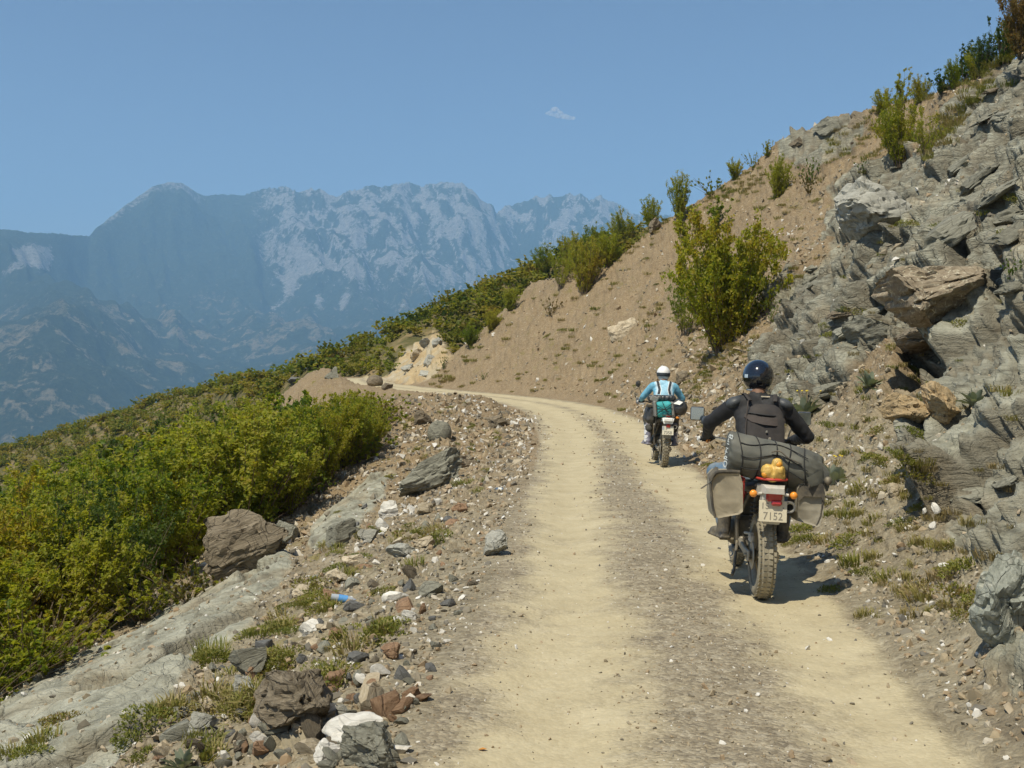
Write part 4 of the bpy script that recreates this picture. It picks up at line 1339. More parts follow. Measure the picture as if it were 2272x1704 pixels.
for cx, yb, h, w_, lb in [(1205, 618, 84, 80, 'bush at the lower left end of the scree crest'), (1318, 585, 100, 90, 'bush behind the dense yellow green one on the scree crest'), (1380, 552, 96, 84, 'bush halfway up the scree crest'),
                          (1448, 512, 84, 70, 'bush at the foot of the tall skyline shrub'), (1268, 600, 90, 86, 'bush just above the pale green one on the scree crest'), (1130, 690, 60, 60, 'bush where the spur meets the scree'), (1090, 735, 60, 60, 'round bush low on the scree boundary')]:
    shrub_px(cx, yb, h, 'near', int(cx) % 3, lb, w_, M_LEAF_YEL if int(cx) % 2 else M_LEAF, objs=None)
shrub_px(1724, 438, 96, 'near', 0, 'upright olive shrub on the upper scree', 78, objs=B_)
shrub_px(1802, 402, 62, 'low', 1, 'bright green round shrub on the upper scree', 80, M_LEAF_GREEN, objs=B_)
shrub_px(1795, 428, 44, 'low', 2, 'brownish low shrub under the bright green one', 66, M_LEAF_BROWN, objs=B_)
shrub_px(1995, 362, 170, 'near', 1, 'large shrub hanging at the top of the grey cliff', 130, M_LEAF_YEL, objs=B_)
shrub_px(2055, 350, 110, 'open', 2, 'yellowing shrub right beside the large clifftop one', 100, M_LEAF_YEL, objs=B_)
shrub_px(2003, 232, 85, 'spiky', 0, 'thin pointed shrub on the skyline behind the clifftop shrub', 60, objs=B_)
shrub_px(2090, 212, 62, 'spiky', 1, 'small dark shrub alone on the skyline', 66, M_LEAF_DARK, objs=B_)
shrub_px(2140, 184, 96, 'spiky', 2, 'dark shrub with several tips on the right skyline', 70, M_LEAF_DARK, objs=B_)
shrub_px(2180, 168, 90, 'near', 2, 'dense dark shrub on the right skyline', 80, M_LEAF_DARK, objs=B_)
shrub_px(2222, 150, 128, 'spiky', 3, 'tall dark shrub near the upper right corner', 70, M_LEAF_DARK, objs=B_)
shrub_px(2268, 120, 170, 'near', 0, 'rusty leaved shrub in the upper right corner', 110, M_LEAF_BROWN, objs=B_)
for cx, yb, h, w_, kd, lb in [(1632, 398, 50, 56, 'near', 'small skyline shrub where the upper scree begins'), (1672, 374, 44, 50, 'low', 'low skyline shrub left of the rock outcrop'), (1700, 352, 46, 44, 'spiky', 'thin skyline shrub touching the rock outcrop'),
                              (1958, 250, 54, 66, 'near', 'round skyline shrub left of the thin pointed one'), (2046, 224, 56, 66, 'near', 'round skyline shrub right of the thin pointed one'), (2118, 196, 66, 62, 'near', 'skyline shrub between two dark ones'),
                              (2160, 176, 74, 60, 'near', 'yellow green skyline shrub in front of the dark ones'), (2240, 140, 90, 70, 'near', 'skyline shrub below the rusty corner shrub')]:
    shrub_px(cx, yb, h, kd, cx % 3, lb, w_, M_LEAF if cx % 3 else M_LEAF_YEL, objs=B_)
shrub_px(1862, 250, 28, 'low', 0, 'sparse little shrub on top of the skyline outcrop', 50, objs=B_)
shrub_px(1045, 768, 58, 'near', 1, 'round bush at the foot of the far spur by the scree', 66, None, objs=None)
shrub_px(1222, 700, 52, 'low', 1, 'small brownish bush on the left part of the scree', 60, M_LEAF_BROWN, objs=B_)
shrub_px(1712, 715, 60, 'low', 2, 'bright green plant between the hazel bush and the grey rocks', 46, M_LEAF_GREEN, objs=B_)
shrub_px(2245, 620, 60, 'low', 0, 'dark green cushion shrub at the right edge', 80, M_LEAF_GREEN, objs=B_)
shrub_px(1920, 385, 44, 'low', 1, 'small green shrub left of the large clifftop one', 60, M_LEAF_GREEN, objs=B_)
shrub_px(985, 818, 34, 'low', 2, 'small bright bush at the road edge by the ochre bank', 34, M_LEAF_GREEN, objs=None)
shrub_px(870, 812, 28, 'low', 0, 'small bush in the middle of the ochre bank', 26, M_LEAF_FAR, objs=None)
shrub_px(838, 806, 22, 'low', 1, 'tiny bush at the left of the ochre bank', 22, M_LEAF_FAR, objs=None)
shrub_px(1072, 842, 22, 'low', 1, 'tuft sized bush at the road edge past the ochre bank', 26, M_LEAF_GREEN, objs=None)

# --- the thicket below the left verge
EDGE = [(-80, 1600), (60, 1530), (180, 1440), (330, 1380), (450, 1300), (520, 1225), (640, 1140), (720, 1095), (790, 1030), (838, 992), (852, 960), (850, 930), (842, 905)]
edge_w = [hit(x, y, L)[0] for x, y in EDGE if hit(x, y, L)]
rs = np.random.default_rng(44)
THK = []
def far_enough(p, lst, d):
    return all((p[0] - q[0]) ** 2 + (p[1] - q[1]) ** 2 > d * d for q in lst)
ex = np.array([e.x for e in edge_w]); ey = np.array([e.y for e in edge_w])
oy = np.argsort(ey); ex, ey = ex[oy], ey[oy]
for t_ in range(9000):
    y = rs.uniform(8, 58)
    xe = np.interp(y, ey, ex) if y < ey.max() else ex[-1] - (y - ey.max()) * 1.0
    x = xe - .55 - rs.exponential(7.5)
    if x < -.55 * y - 9: continue
    s_, t2 = road_st(np.array([x]), np.array([y]))
    if -t2[0] < 3.6 or (s_[0] > 42 and -t2[0] < 9): continue
    if not far_enough((x, y), THK, 1.15 if y < 26 else 1.6): continue
    THK.append((x, y, xe))
    if len(THK) >= 200: break
TOPX = [-700, -100, 0, 200, 400, 560, 640, 760, 850, 900]; TOPY = [1400, 1105, 1068, 990, 918, 880, 862, 846, 872, 905]
for k, (x, y, xe) in enumerate(THK):
    p, n = down(x, y)
    fr = xe - x
    pxk = 1136 + FPX * x / y
    h = rs.uniform(1.7, 2.3) + min(1.9, fr * .30) + 1.1 * float(sstep(16, 25, y))
    h = min(h, CAMZ + y * (832 - np.interp(pxk, TOPX, TOPY)) / FPX - p.z + rs.uniform(-.25, .2))
    if h < .8: continue
    kind = 'near' if (y < 26 and k % 4) else ('spiky' if k % 9 == 0 else ('near' if y < 20 else 'mid'))
    mat = M_LEAF if rs.uniform() < .62 else (M_LEAF_YEL if rs.uniform() < .45 else (M_LEAF_GREEN if rs.uniform() < .5 else M_LEAF_DARK))
    near_edge = fr < 2.2
    shrub(kind, int(rs.integers(0, 3)), p - Vector((0, 0, .1)), h, h / 2.5 * rs.uniform(.9, 1.2), mat,
          'leafy hazel shrub at the verge edge of the roadside thicket' if near_edge else 'leafy hazel shrub inside the thicket below the verge',
          'thicket shrubs along the verge' if near_edge else 'thicket shrubs further down the slope', parts=fr < 9, name='hazel_bush')

for cx, yb, h in [(838, 1000, 118), (806, 1018, 150), (768, 1040, 172), (728, 1075, 196), (692, 1100, 205), (655, 1135, 215), (822, 975, 100), (782, 990, 130)]:
    shrub_px(cx - 14, yb, h, 'near', cx % 3, 'leafy hazel shrub at the verge edge of the roadside thicket', h * .95, M_LEAF if cx % 3 else M_LEAF_YEL, objs=L, group='thicket shrubs along the verge', name='hazel_bush')
# low growth at the foot of the thicket
for k in range(46):
    t_ = rs.uniform(0, len(EDGE) - 1.01); i_ = int(t_); f_ = t_ - i_
    q = (EDGE[i_][0] * (1 - f_) + EDGE[i_ + 1][0] * f_ + rs.normal(0, 10), EDGE[i_][1] * (1 - f_) + EDGE[i_ + 1][1] * f_ + rs.normal(0, 8))
    b = hit(q[0], q[1], L)
    if b is None: continue
    h = rs.uniform(.45, 1.0)
    shrub('low', k % 3, b[0] + Vector((-.25, .1, -.06)), h, h * rs.uniform(.9, 1.3), M_LEAF if k % 4 else (M_LEAF_YEL if k % 8 else M_LEAF_BROWN), 'low leafy growth along the foot of the thicket', 'low growth at the thicket edge', name='low_shrub')

# --- shrubs of the far spur and the slope beyond the thicket
rs = np.random.default_rng(45)
SP = []
tries = 0
while len(SP) < 240 and tries < 20000:
    tries += 1
    if rs.uniform() < .72:
        qx, qy = rs.uniform(640, 1410), rs.uniform(480, 835)
        zone = 0
    else:
        qx, qy = rs.uniform(-30, 660), rs.uniform(815, 1080)
        zone = 1
    b = hit(qx, qy)
    if b is None: continue
    p, n, dist = b
    if dist < 78 or dist > 330: continue
    px1, py1 = np.array([qx]), np.array([qy])
    if in_poly(px1, py1, [(775, 850), (835, 775), (897, 730), (975, 735), (1005, 790), (960, 855)])[0] > -4: continue
    s_, t2 = road_st(np.array([p.x]), np.array([p.y]))
    if abs(t2[0]) < 3.4 and s_[0] < 97: continue
    if not far_enough((p.x, p.y), SP, 1.7 if zone == 0 else 2.6): continue
    SP.append((p.x, p.y, p.z, zone, dist))
for k, (x, y, z, zone, dist) in enumerate(SP):
    h = rs.uniform(1.3, 2.3) if zone == 0 else rs.uniform(.9, 2.0)
    mat = M_LEAF_FAR if rs.uniform() < .75 else (M_LEAF_DARK if rs.uniform() < .6 else M_LEAF_BROWN)
    shrub('far', int(rs.integers(0, 4)), (x, y, z - .12), h, h / 2.0 * rs.uniform(.8, 1.25), mat,
          'olive green shrub in the dense cover of the far spur' if zone == 0 else 'small shrub on the brown slope beyond the thicket',
          'shrubs covering the far spur' if zone == 0 else 'shrubs dotting the brown slope beyond the thicket', parts=False)

# --- rest of the cover on the spur: too many to count
def scrub_cover():
    r = np.random.default_rng(47)
    cr, _ = proto('far', 0)
    n0 = len(cr.vertices)
    co = np.empty(n0 * 3, np.float32); cr.vertices.foreach_get('co', co); co = co.reshape(-1, 3)
    Vs, Rn = [], []
    sel_ = np.where((spur > .5) & (GR.ravel() < 300) & (px > -60) & (px < 1450) & (yel < .1))[0]
    q = V[sel_]; pxs = px[sel_]
    w = GR.ravel()[sel_] ** 2 * np.where(pxs < 640, 2.2, 1.0)
    w /= w.sum()
    pts = r.choice(len(sel_), 5200, p=w, replace=False)
    for i in pts:
        h = r.uniform(1.3, 2.3) * (1.0 if pxs[i] < 640 else 1)
        a = r.uniform(0, 6.28); c_, s_ = math.cos(a), math.sin(a)
        sub = r.choice(n0 // 4, 75, replace=False)
        P = co.reshape(-1, 4, 3)[sub].reshape(-1, 3) * (h / 2.0) * np.array([1.35, 1.35, 1.0])
        P = np.stack([P[:, 0] * c_ - P[:, 1] * s_, P[:, 0] * s_ + P[:, 1] * c_, P[:, 2]], 1)
        Vs.append(P + q[i] + np.array([0, 0, -.1]))
        Rn.append(np.clip(r.uniform(0, 1) + r.normal(0, .2, 75), 0, 1))
    P = np.concatenate(Vs)
    Cq = P.reshape(-1, 4, 3).mean(1, keepdims=True)
    P = ((P.reshape(-1, 4, 3) - Cq) * 2.1 + Cq).reshape(-1, 3)
    me = mesh_np('scrub', P, np.arange(len(P)).reshape(-1, 4), False)
    attr(me, 'rnd', np.concatenate(Rn), 'FACE')
    tag(link('scrub', me, None, M_LEAF_FAR), 'low scrub filling the gaps between the shrubs of the spur', 'scrub', kind='stuff')
scrub_cover()

# --- tufts and cushions
def tuft_mesh(seed, n=70, h=.16, spread=.10, wid=.012, droop=.5):
    r = np.random.default_rng(seed)
    th = r.uniform(0, 6.28, n); rad = spread * np.sqrt(r.uniform(0, 1, n))
    B = np.stack([rad * np.cos(th), rad * np.sin(th), np.zeros(n)], 1)
    th2 = th + r.normal(0, .6, n)
    ln = h * r.uniform(.5, 1.2, n)
    o = droop * ln * r.uniform(.2, 1.0, n)
    Tm = B + np.stack([o * .4 * np.cos(th2), o * .4 * np.sin(th2), ln * .65], 1)
    Tt = B + np.stack([o * 1.1 * np.cos(th2), o * 1.1 * np.sin(th2), ln * (1 - .25 * r.uniform(0, 1, n))], 1)
    U = np.stack([-np.sin(th2), np.cos(th2), np.zeros(n)], 1) * wid * .5
    P = np.stack([B - U, B + U, Tm + U * .8, Tm - U * .8, Tt], 1).reshape(-1, 3)
    i = np.arange(n) * 5
    F = np.concatenate([np.stack([i, i + 1, i + 2, i + 3], 1), np.stack([i + 3, i + 2, i + 4, i + 4], 1)])
    F3 = np.concatenate([np.stack([i, i + 1, i + 2], 1), np.stack([i, i + 2, i + 3], 1), np.stack([i + 3, i + 2, i + 4], 1)])
    me = mesh_np('tuft', P, F3, False)
    attr(me, 'rnd', np.tile(r.uniform(0, 1, n), 3), 'FACE')
    return me
def cushion_mesh(seed, n=420, R=.18, h=.10, leaf=.03):
    r = np.random.default_rng(seed)
    th = r.uniform(0, 6.28, n); rr = np.sqrt(r.uniform(0, 1, n)) * (1 + .25 * np.sin(3 * th + seed))
    ph = r.uniform(.2, 1, n)
    C = np.stack([R * rr * np.cos(th), R * rr * np.sin(th), h * ph * np.sqrt(np.clip(1 - (rr / 1.3) ** 2, 0, 1))], 1)
    D = C / R + r.normal(0, .5, (n, 3)); D[:, 2] += .7
    P, F = leaf_quads(C, D, leaf * r.uniform(.6, 1.3, n), leaf * .5 * r.uniform(.6, 1.3, n), r)
    me = mesh_np('cushion', P, F, False)
    attr(me, 'rnd', r.uniform(0, 1, n), 'FACE')
    return me
def rosette_mesh(seed, n=34, L_=.26, wid=.07):
    """basal rosette of broad woolly leaves"""
    r = np.random.default_rng(seed)
    Vs, Fs = [], []
    for k in range(n):
        a = k * 2.4 + r.normal(0, .2)
        el = r.uniform(.25, 1.25)
        ln = L_ * r.uniform(.7, 1.15) * (1.15 - .3 * el)
        d = np.array([math.cos(a) * math.cos(el), math.sin(a) * math.cos(el), math.sin(el)])
        s_ = np.array([-math.sin(a), math.cos(a), 0])
        row = []
        for j, (t, ww) in enumerate([(0, .25), (.3, .8), (.6, 1.0), (.85, .6), (1, .05)]):
            c = d * ln * t + np.array([0, 0, -.35 * ln * t * t * (1.2 - el)])
            up = np.array([0, 0, .25 * wid * ww])
            row += [c - s_ * wid * ww / 2 + up, c, c + s_ * wid * ww / 2 + up]
        b = len(Vs)
        Vs += row
        for j in range(4):
            for q in (0, 1):
                i0_ = b + j * 3 + q
                Fs.append((i0_, i0_ + 1, i0_ + 4, i0_ + 3))
    me = mesh_np('rosette', np.array(Vs), np.array(Fs), True)
    attr(me, 'rnd', np.repeat(r.uniform(0, 1, n), 8), 'FACE')
    return me
TUFT = [tuft_mesh(i, 90, .10, .12, .010, .9) for i in range(4)]
for m_ in TUFT: m_.materials.append(M_GRASS)
CUSH = [cushion_mesh(i, 420, .18, .075) for i in range(4)]
for m_ in CUSH: m_.materials.append(M_MOSS)
ROS = [rosette_mesh(i) for i in range(2)]
for m_ in ROS: m_.materials.append(M_SILVER)
def silver_plant(cx, yb, h, label, flowers=True, i=0):
    b = hit(cx, yb)
    if b is None: return
    p, n, dist = b
    root = empty('rosette_plant', p)
    tag(root, label, 'plant')
    s = px_size(h, dist) / .30
    o = link('leaf_rosette', ROS[i % 2], root)
    o.rotation_euler = (n.y * -.5, n.x * .5, random.uniform(0, 6))
    for k in range(5 if flowers else 0):
        a = random.uniform(0, 6.28); e_ = random.uniform(.05, .16)
        st = MB().tube([(0, 0, 0), (e_ * .5 * math.cos(a), e_ * .5 * math.sin(a), .17), (e_ * math.cos(a), e_ * math.sin(a), .26)], .004, 4).build('stalk', M_STALK, root)
        MB().ball((e_ * math.cos(a), e_ * math.sin(a), .27), (.011, .011, .007), 7, 5).build('flower_head', M_FLOWER, root)
    root.scale = (s, s, s)
silver_plant(1790, 925, 62, 'silvery plant with yellow flowers behind the rider in black')
silver_plant(1846, 1078, 70, 'silvery plant with yellow flowers right of the big dark duffel bag', i=1)
silver_plant(2160, 902, 52, 'silvery rosette plant beside the ochre block on the bank', False)
silver_plant(1925, 862, 56, 'pale spiky rosette on bare soil left of the dark hollow', False, 1)
silver_plant(404, 1712, 62, 'silvery rosette plant at the lower left edge of the picture', False)
silver_plant(1870, 695, 22, 'small silvery rosette among grey slabs above the helmet', False, 1)

def ground_plant(me, p, n, s, name, label, group, cat):
    o = link(name, me)
    o.location = p - n * .01
    o.rotation_mode = 'QUATERNION'
    o.rotation_quaternion = Vector((0, 0, 1)).rotation_difference((n + Vector((0, 0, 1.2))).normalized()) @ Quaternion((0, 0, 1), random.uniform(0, 6.28))
    o.scale = (s, s, s * random.uniform(.8, 1.2))
    tag(o, label, cat, group)
    return o
rs = np.random.default_rng(61)
VP2 = np.array([(860, 1704), (930, 1500), (1010, 1330), (1070, 1180), (1120, 1040), (1140, 960), (1090, 890), (990, 895), (900, 930), (840, 1010), (700, 1180), (560, 1340), (330, 1470), (60, 1600), (0, 1704)], float)
n1 = n2 = n3 = 0
clus = [(900, 945), (1000, 905), (1050, 950), (930, 1010), (860, 1040), (760, 1230), (700, 1330), (760, 1270), (690, 1350), (620, 1400), (790, 1440), (740, 1500), (560, 1590), (540, 1560), (860, 1400), (630, 1470), (830, 1190), (950, 1190), (1060, 1080), (640, 1180), (700, 1140), (480, 1460), (460, 1680), (60, 1660), (380, 1580), (900, 1180), (990, 980), (1080, 985)]
for t_ in range(4000):
    if n1 >= 85 and n2 >= 75: break
    if rs.uniform() < .85:
        c = clus[int(rs.integers(0, len(clus)))]
        qx, qy = c[0] + rs.normal(0, 22), c[1] + rs.normal(0, 11)
    else:
        qx, qy = rs.uniform(0, 1140), rs.uniform(890, 1700)
    if in_poly(np.array([qx]), np.array([qy]), VP2)[0] < 3: continue
    b = hit(qx, qy, L)
    if b is None: continue
    p, n, dist = b
    if rs.uniform() < .5 and n1 < 85:
        ground_plant(TUFT[n1 % 4], p, n, rs.uniform(.5, 1.1), 'grass_tuft', 'tuft of dry yellow green grass among the verge stones', 'grass tufts of the verge', 'grass'); n1 += 1
    elif n2 < 75:
        ground_plant(CUSH[n2 % 4], p, n, rs.uniform(.45, 1.05), 'cushion_plant', 'low yellow green cushion plant among the verge stones', 'cushion plants of the verge', 'plant'); n2 += 1
k = 0
for t_ in range(6000):
    if k >= 95: break
    qx, qy = rs.uniform(960, 2270), rs.uniform(380, 1450)
    b = hit(qx, qy, B_)
    if b is None: continue
    p, n, dist = b
    i = int(np.argmin((gx - p.x) ** 2 + (gy - p.y) ** 2)) if False else None
    if dist > 75 or dist < 5: continue
    if max(in_poly(np.array([qx]), np.array([qy]), q)[0] for q in ROCK_POLYS) > 0 and rs.uniform() < .75: continue
    if rs.uniform() > (.35 if qx < 1500 else 1.0): continue
    s = rs.uniform(.5, 1.1) * (1 if dist < 20 else 1.5)
    if k % 3 == 0:
        ground_plant(TUFT[k % 4], p, n, s, 'grass_tuft', 'tuft of dry grass growing on the right hand slope', 'grass tufts of the right slope', 'grass')
    else:
        ground_plant(CUSH[k % 4], p, n, s, 'cushion_plant', 'low green cushion plant growing on the right hand slope', 'cushion plants of the right slope', 'plant')
    k += 1
# greener cushions seen singly on the right bank
for cx, yb, s, lb in [(2045, 1128, 1.3, 'wide green cushion plant on the bank above the white stones'), (1995, 1160, 1.2, 'green cushion plant right of the saddlebags'), (2100, 1215, 1.0, 'green cushion plant left of the upright grey stone'),
                      (2104, 1262, 1.2, 'bright green cushion plant up left of the marbled boulder'), (2098, 1345, 1.3, 'green cushion plant touching a reddish one beside the marbled boulder'), (2140, 1370, 1.4, 'reddish cushion plant beside the marbled boulder'),
                      (1950, 955, 1.3, 'green cushion plant below the ochre blocks'), (2030, 965, 1.4, 'broad yellow green mat below the ochre blocks'), (1900, 690, 1.2, 'green clump left of the pillow shaped rock'), (1850, 745, 1.1, 'narrow green clump on the grey slab behind the helmet')]:
    b = hit(cx, yb, B_)
    if b:
        o = ground_plant(CUSH[int(cx) % 4], b[0], b[1], s * px_size(46, b[2]) / .36, 'cushion_plant', lb, None, 'plant')
# grass strip along the scree foot behind the riders and near the skyline
def grass_strip():
    r = np.random.default_rng(71)
    src = np.empty(len(TUFT[0].vertices) * 3, np.float32); TUFT[0].vertices.foreach_get('co', src); src = src.reshape(-1, 3)
    fs = np.empty(len(TUFT[0].polygons) * 3, np.int32); TUFT[0].loops.foreach_get('vertex_index', fs); fs = fs.reshape(-1, 3)
    Vs, Fs, Rn = [], [], []
    off = 0
    def put(p, s):
        nonlocal off
        a = r.uniform(0, 6.28); c_, s_ = math.cos(a), math.sin(a)
        P = src * s
        P = np.stack([P[:, 0] * c_ - P[:, 1] * s_, P[:, 0] * s_ + P[:, 1] * c_, P[:, 2]], 1) + np.array(p)
        Vs.append(P); Fs.append(fs + off); off += len(P); Rn.append(np.clip(r.uniform(.1, 1) + r.normal(0, .15, len(fs)), 0, 1))
    for line, wd, cnt_, s in [([(1520, 880), (1600, 790), (1640, 770)], 14, 60, 1.0), ([(1540, 800), (1640, 760)], 12, 30, 1.0), ([(2060, 330), (2130, 260), (2230, 130)], 14, 70, 1.6), ([(1930, 250), (2050, 215), (2160, 175), (2240, 120)], 6, 60, 1.6),
                              ([(1560, 440), (1650, 420), (1700, 380)], 14, 50, 1.5), ([(1380, 560), (1480, 480)], 10, 40, 1.6), ([(960, 855), (1000, 830)], 8, 16, 2.0), ([(1850, 340), (2000, 280)], 30, 50, 1.5)]:
        ln = np.array(line, float)
        for _ in range(cnt_):
            t = r.uniform(0, len(ln) - 1.001); i = int(t); f = t - i
            q = ln[i] * (1 - f) + ln[i + 1] * f + r.normal(0, wd, 2)
            b = hit(q[0], q[1], B_)
            if b and b[2] < 95: put(b[0] - Vector((0, 0, .02)), s * r.uniform(.7, 1.4))
    k_ = 0
    while k_ < 700:
        q = (r.uniform(960, 2260), r.uniform(400, 1380))
        k_ += 1
        if max(in_poly(np.array([q[0]]), np.array([q[1]]), pp)[0] for pp in ROCK_POLYS) > 0 and r.uniform() < .8: continue
        b = hit(q[0], q[1], B_)
        if b and 6 < b[2] < 85: put(b[0] - Vector((0, 0, .02)), r.uniform(.35, .9) * max(1, b[2] / 22))
    me = mesh_np('grass', np.concatenate(Vs), np.concatenate(Fs), False)
    attr(me, 'rnd', np.concatenate(Rn), 'FACE')
    tag(link('grass', me, None, M_GRASS), 'dry grass in strips and tufts over the scree slope', 'grass', kind='stuff')
grass_strip()
# ------------------------------------------------------------------ motorcycles
DUSTC = (.40, .335, .215)
MT = {
    'tyre': simple_mat('dusty_tyre', (.07, .066, .058), .9, var=.3, scale=20, dust=.85, dust_col=(.30, .265, .19)),
    'rim': simple_mat('dusty_rim', (.35, .33, .28), .5, metal=.6, dust=.6),
    'spoke': simple_mat('spoke', (.45, .40, .28), .5, metal=.5, dust=.5),
    'black': simple_mat('black_frame', (.022, .022, .022), .5, dust=.30),
    'engine': simple_mat('engine_metal', (.10, .095, .085), .55, metal=.5, dust=.45),
    'alloy': simple_mat('worn_alloy', (.42, .40, .35), .45, metal=.7, dust=.45),
    'chain': simple_mat('chain', (.06, .05, .04), .6, metal=.5, dust=.3),
    'seat': simple_mat('seat_vinyl', (.025, .025, .026), .6, dust=.25),
    'fender': simple_mat('pale_fender', (.50, .49, .45), .5, dust=.45),
    'white': simple_mat('white_plastic', (.78, .78, .75), .45, dust=.15),
    'blue': simple_mat('blue_plastic', (.05, .07, .22), .45, dust=.3),
    'redlens': simple_mat('red_lens', (.42, .035, .03), .2, var=.15, coat=.6, dust=.12),
    'amber': simple_mat('amber_lens', (.85, .30, .03), .25, var=.15, coat=.6, dust=.12),
    'redpaint': simple_mat('red_rack_paint', (.50, .045, .03), .5, dust=.15),
    'plate': simple_mat('plate_dusty', (.62, .56, .42), .6, var=.1, dust=.35, dust_col=(.55, .47, .32)),
    'plate_w': simple_mat('plate_white', (.72, .68, .55), .5, var=.08, dust=.2),
    'ink': simple_mat('faded_ink', (.24, .215, .17), .7, var=.15),
    'ink_d': simple_mat('plate_ink', (.10, .095, .08), .7, var=.15),
    'band': simple_mat('plate_band', (.38, .40, .44), .6, var=.1),
    'mirror': simple_mat('mirror_glass', (.55, .60, .62), .08, metal=1.0, var=.05),
    'grip': simple_mat('rubber_grip', (.03, .03, .03), .8),
    'chrome': simple_mat('chrome', (.6, .6, .58), .25, metal=1.0, dust=.2),
    'bore': simple_mat('bore_black', (.008, .008, .008), .9),  # near black for the flat disc that stands in for the pipe's hollow
    'bag_dark': simple_mat('grey_black_tarp', (.075, .077, .068), .55, var=.25, scale=9, bump=.25, dust=.5, dust_col=(.19, .185, .145)),
    'bag_beige': simple_mat('dusty_canvas', (.30, .26, .185), .9, var=.22, scale=7, bump=.35, dust=.35, dust_col=(.38, .33, .24)),
    'bag_beige_d': simple_mat('grey_canvas', (.27, .245, .19), .8, var=.15, scale=7, bump=.25, dust=.3, dust_col=(.30, .265, .20)),
    'trim': simple_mat('dark_piping', (.05, .045, .038), .8, dust=.3),
    'cord': simple_mat('elastic_cord', (.02, .02, .02), .8),
    'letter': simple_mat('white_print', (.62, .66, .66), .6, dust=.15),
    'orange': simple_mat('orange_fruit', (.70, .30, .03), .45, var=.15, scale=30, bump=.1),
    'net': simple_mat('yellow_plastic_bag', (.62, .40, .10), .35, var=.3, scale=25, bump=.8),
    'clear': simple_mat('bottle_plastic', (.55, .60, .66), .15, var=.1, trans=.3),
    'redcap': simple_mat('red_cap', (.65, .03, .02), .4, var=.1),
    'teal': simple_mat('teal_bag', (.035, .34, .36), .7, var=.15, scale=10, bump=.2, dust=.15),
    'greybag': simple_mat('grey_bag', (.20, .20, .185), .7, var=.15, bump=.2, dust=.2),
    'rollbag': simple_mat('black_rollbag', (.035, .037, .04), .4, var=.25, bump=.2, dust=.15),
    'label': simple_mat('white_label', (.72, .72, .66), .6, var=.12),
}
def text_mesh(txt, size, mat, parent, loc, rot, name='lettering', ext=.0008, sx=1.0):
    cu = bpy.data.curves.new(name, 'FONT')
    cu.body = txt; cu.size = size; cu.extrude = ext; cu.align_x = 'CENTER'; cu.align_y = 'CENTER'; cu.resolution_u = 3
    tmp = bpy.data.objects.new('tmp_text', cu)
    COL.objects.link(tmp)
    dg = bpy.context.evaluated_depsgraph_get()
    me = bpy.data.meshes.new_from_object(tmp.evaluated_get(dg))
    bpy.data.objects.remove(tmp)
    me.materials.clear(); me.materials.append(mat)
    o = link(name, me, parent)
    o.location = loc; o.rotation_euler = rot; o.scale = (sx, 1, 1)
    return o

def wheel(root, cy, R, wd, mats, name='wheel', knob=False, spokes=18):
    w = empty(name, (0, cy, R)); w.parent = root
    rr = R - wd * .62
    # tyre: carcass and tread blocks
    mb = MB()
    prof = []
    for k in range(13):
        a = -math.pi * .62 + 2 * math.pi * .62 * k / 12
        prof.append((wd * .5 * math.sin(a) * (1.0 if abs(a) < 1.6 else .95), rr + wd * .15 + (wd * .45) * math.cos(a)))
    mb.lathe(prof, 'x', (0, 0, 0), 56, closed=True)
    nb = 46 if not knob else 34
    for k in range(nb):
        th = 2 * math.pi * k / nb
        for j, (ax, ang) in enumerate([(-.36, -.75), (-.13, -.25), (.13, .25), (.36, .75)]):
            t2 = th + (.5 if j in (1, 2) else 0) * 2 * math.pi / nb
            r_ = rr + wd * .15 + wd * .45 * math.cos(ang) + .002
            rot = Matrix.Rotation(t2, 3, 'X') @ Matrix.Rotation(-ang * .9, 3, 'Y')
            c = Matrix.Rotation(t2, 3, 'X') @ Vector((ax * wd, 0, r_ if False else r_))
            sy = 2 * math.pi * R / nb * (.66 if not knob else .5)
            mb.box(c, (wd * (.21 if not knob else .17), sy, .009 if not knob else .03), rot)
    mb.build('tyre', mats['tyre'], w, ang=50)
    mb = MB()
    mb.lathe([(-.045, rr + .012), (-.05, rr - .002), (-.02, rr - .022), (.02, rr - .022), (.05, rr - .002), (.045, rr + .012)], 'x', (0, 0, 0), 48)
    mb.build('rim', mats['rim'], w)
    mb = MB()
    for k in range(spokes):
        th = 2 * math.pi * k / spokes
        th2 = th + (.5 if k % 2 else -.5)
        sx = .045 if k % 4 < 2 else -.045
        mb.tube([(sx, .05 * math.cos(th2), .05 * math.sin(th2)), (0, (rr - .015) * math.cos(th), (rr - .015) * math.sin(th))], .0035, 5)
    mb.build('spokes', mats['spoke'], w)
    mb = MB()
    mb.lathe([(-.075, .0), (-.075, .03), (-.055, .055), (-.04, .04), (.04, .04), (.055, .055), (.075, .03), (.075, 0)], 'x', (0, 0, 0), 20)
    mb.build('hub', MT['engine'], w)
    mb = MB()
    sgn = 1
    mb.lathe([(.078, .055), (.078, .11), (.083, .11), (.083, .055)], 'x', (0, 0, 0), 32, closed=True)
    mb.build('brake_disc', MT['alloy'], w)
    return w

def curve_pts(P, k=6):
    P = np.array(P, float)
    return [tuple(p) for p in catmull(P, k)]

